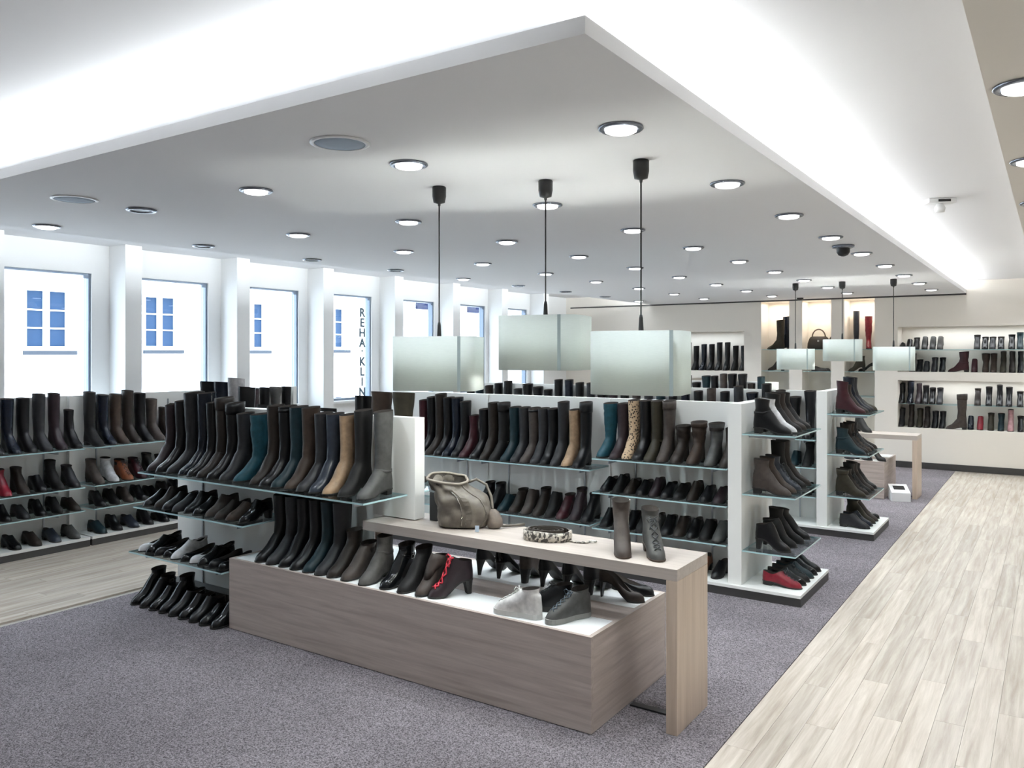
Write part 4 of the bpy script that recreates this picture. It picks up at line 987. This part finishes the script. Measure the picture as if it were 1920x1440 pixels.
for q, dz in ((.96, -.001), (.90, -.03), (.8, -.06)):
    for x_, y_, z_ in top_ring: LV.append((-.06 + (x_ + .06) * q, y_ * q, z_ + dz))
LF = [(k * NB + i, k * NB + (i + 1) % NB, (k + 1) * NB + (i + 1) % NB, (k + 1) * NB + i) for k in range(2) for i in range(NB)] + [tuple(2 * NB + i for i in range(NB))]
link('lining', mesh_from('lining', LV, LF, True), M_BAGD, e)
def on_body(f, tt, off):
    k = min(len(BR) - 1, int(f * (len(BR) - 1))); i = int(tt * NB) % NB; x_, y_, z_ = V[k * NB + i]; cx = BR[k][0]
    d = Vector((x_ - cx, y_, 0)).normalized() * off; return Vector((x_, y_, z_)) + d
V2 = []; fr_ = [.03 + .95 * k / 15 for k in range(16)]
for f in fr_:
    p0, p1 = on_body(f, .775, .003), on_body(f, .81, .003); V2 += [tuple(p0), tuple(p1), tuple(on_body(f, .81, -.004)), tuple(on_body(f, .775, -.004))]
link('centre_strap', mesh_from('centre_strap', V2, [(4 * k + a_, 4 * k + (a_ + 1) % 4, 4 * k + 4 + (a_ + 1) % 4, 4 * k + 4 + a_) for k in range(15) for a_ in range(4)]), M_BAG, e)
tubes('zip', [([on_body(f, .765, .0035) for f in fr_[2:12]], .0026)], M_BUCK, e, 6)
tubes('side_seam', [([on_body(f, .90, .002) for f in fr_], .0035)], M_BAG, e, 6)
hand = [(.035, .03, .235), (.09, .045, .255), (.145, .05, .225), (.175, .04, .16), (.185, .02, .09), (.19, 0, .05), (.20, -.02, .02), (.25, -.03, .012), (.31, .0, .010), (.36, .03, .0095)]
tubes('handle', [(hand, .008)], M_BAG, e, 8)
bag_body('side_pocket', [(.20, -.04, .0, .03, .022), (.202, -.04, .015, .042, .032), (.20, -.038, .05, .042, .030), (.195, -.035, .09, .030, .02), (.192, -.035, .105, .012, .008)], 32, plain('taupe_leather', (.17, .14, .118), .5, nscale=24, nstr=.3, var=.25), e, 20, .008)
box('price_tag', (.105, .127, -.150, -.148, .002, .036), plain('pale_blue_card', (.45, .55, .66), .6), e)
e = empty('folded_board', (-2.955, 3.66, .743), math.radians(-5)); tag(e, 'narrow dark upright box behind the slouchy handbag', 'box')
box('body', (-.03, .03, -.05, .05, 0, .16), plain('dark_card', (.03, .033, .035), .6), e, .003)
box('lid', (-.032, .032, -.052, .052, .161, .19), plain('grey_card', (.2, .23, .24), .5), e, .003)
# snakeskin pouch
def snake():
    m, N, L, b = nt('snakeskin'); setp(b, (.4, .37, .33), .4)
    tc = N.new('ShaderNodeTexCoord'); v = N.new('ShaderNodeTexVoronoi'); v.inputs['Scale'].default_value = 85; L.new(tc.outputs['Object'], v.inputs['Vector'])
    r = N.new('ShaderNodeValToRGB'); q = r.color_ramp.elements; q[0].position = .35; q[0].color = (.05, .045, .04, 1); q[1].position = .6; q[1].color = (.52, .48, .42, 1)
    s = N.new('ShaderNodeSeparateColor'); L.new(v.outputs['Color'], s.inputs[0]); L.new(s.outputs[0], r.inputs['Fac']); L.new(r.outputs['Color'], b.inputs['Base Color'])
    bp = N.new('ShaderNodeBump'); bp.inputs['Strength'].default_value = .4; L.new(v.outputs['Distance'], bp.inputs['Height']); L.new(bp.outputs['Normal'], b.inputs['Normal']); return m
M_SNAKE = snake()
e = empty('coiled_belt', (-2.175, 3.575, .743), math.radians(18)); tag(e, 'coiled dark belt with speckled snakeskin outside on the front bench', 'belt')
n = 40; V, Fc = [], []
for r_, z in ((1.0, 0), (1.03, .02), (1.02, .048), (.96, .05), (.94, .02), (.94, .0)):
    for i in range(n):
        t = 2 * math.pi * i / n; V.append((.125 * r_ * math.cos(t) * (1 + .02 * math.sin(5 * t)), .078 * r_ * math.sin(t), z + (.004 * math.sin(3 * t + 1) if z > .03 else 0)))
Fc = [((k % 6) * n + i, (k % 6) * n + (i + 1) % n, ((k + 1) % 6) * n + (i + 1) % n, ((k + 1) % 6) * n + i) for k in range(6) for i in range(n)]
link('outer_coil', mesh_from('outer_coil', V, Fc, True), M_SNAKE, e)
coil = []
for i in range(90):
    t = i / 90 * 9 * math.pi; q = .92 - .86 * i / 90; coil.append((.122 * q * math.cos(t), .075 * q * math.sin(t)))
V, Fc = [], []
for i, (a, b) in enumerate(coil): V += [(a, b, .002), (a, b, .058 - .012 * i / 90), (a * .93, b * .93, .058 - .012 * i / 90), (a * .93, b * .93, .002)]
Fc = [(4 * k + a, 4 * k + (a + 1) % 4, 4 * k + 4 + (a + 1) % 4, 4 * k + 4 + a) for k in range(89) for a in range(4)]
link('inner_coil', mesh_from('inner_coil', V, Fc), M_BAGD, e)
tail = [(.12, -.01), (.15, -.03), (.19, -.035), (.225, -.02)]; V = []
for a, b in tail: V += [(a, b - .012, .002), (a, b + .012, .002), (a, b + .012, .006), (a, b - .012, .006)]
Fc = [(4 * k + a, 4 * k + (a + 1) % 4, 4 * k + 4 + (a + 1) % 4, 4 * k + 4 + a) for k in range(3) for a in range(4)] + [(0, 1, 2, 3), (12, 13, 14, 15)]
link('tail', mesh_from('tail', V, Fc), M_SNAKE, e)
lathe('buckle', [(.018, .002), (.022, .003), (.022, .008), (.018, .009), (.018, .002)], M_BUCK, e, 16, closed_ends=False).location = (.24, -.012, 0)
# handbag in the middle niche
e = empty('handbag', (-3.145, YN, 1.7685), .1); tag(e, 'dark brown handbag with round handle in the middle warm niche', 'bag')
bag_body('body', [(0, 0, 0, .16, .06), (0, 0, .02, .175, .075), (0, 0, .1, .17, .07), (0, 0, .17, .145, .045), (0, 0, .2, .12, .02), (0, 0, .205, .1, .005)], 32, M_BAGD, e, 12, .008)
tubes('handle', [([(.10 * math.cos(t), -.01, .19 + .13 * math.sin(t)) for t in [math.pi * i / 14 for i in range(15)]], .010)], plain('taupe_strap', (.14, .10, .075), .5), e, 8)
box('clasp', (-.015, .015, -.079, -.062, .12, .15), M_BUCK, e)
bag_body('side_tab', [(.16, 0, .12, .018, .03), (.175, 0, .16, .02, .03), (.18, 0, .19, .012, .02), (.18, 0, .2, .004, .01)], 16, M_BAGD, e, 20, .003)
sc.cycles.adaptive_threshold = .02; sc.cycles.max_bounces = 7; sc.cycles.diffuse_bounces = 4; sc.cycles.glossy_bounces = 3; sc.cycles.transparent_max_bounces = 12
sc.cycles.caustics_reflective = False; sc.cycles.caustics_refractive = False
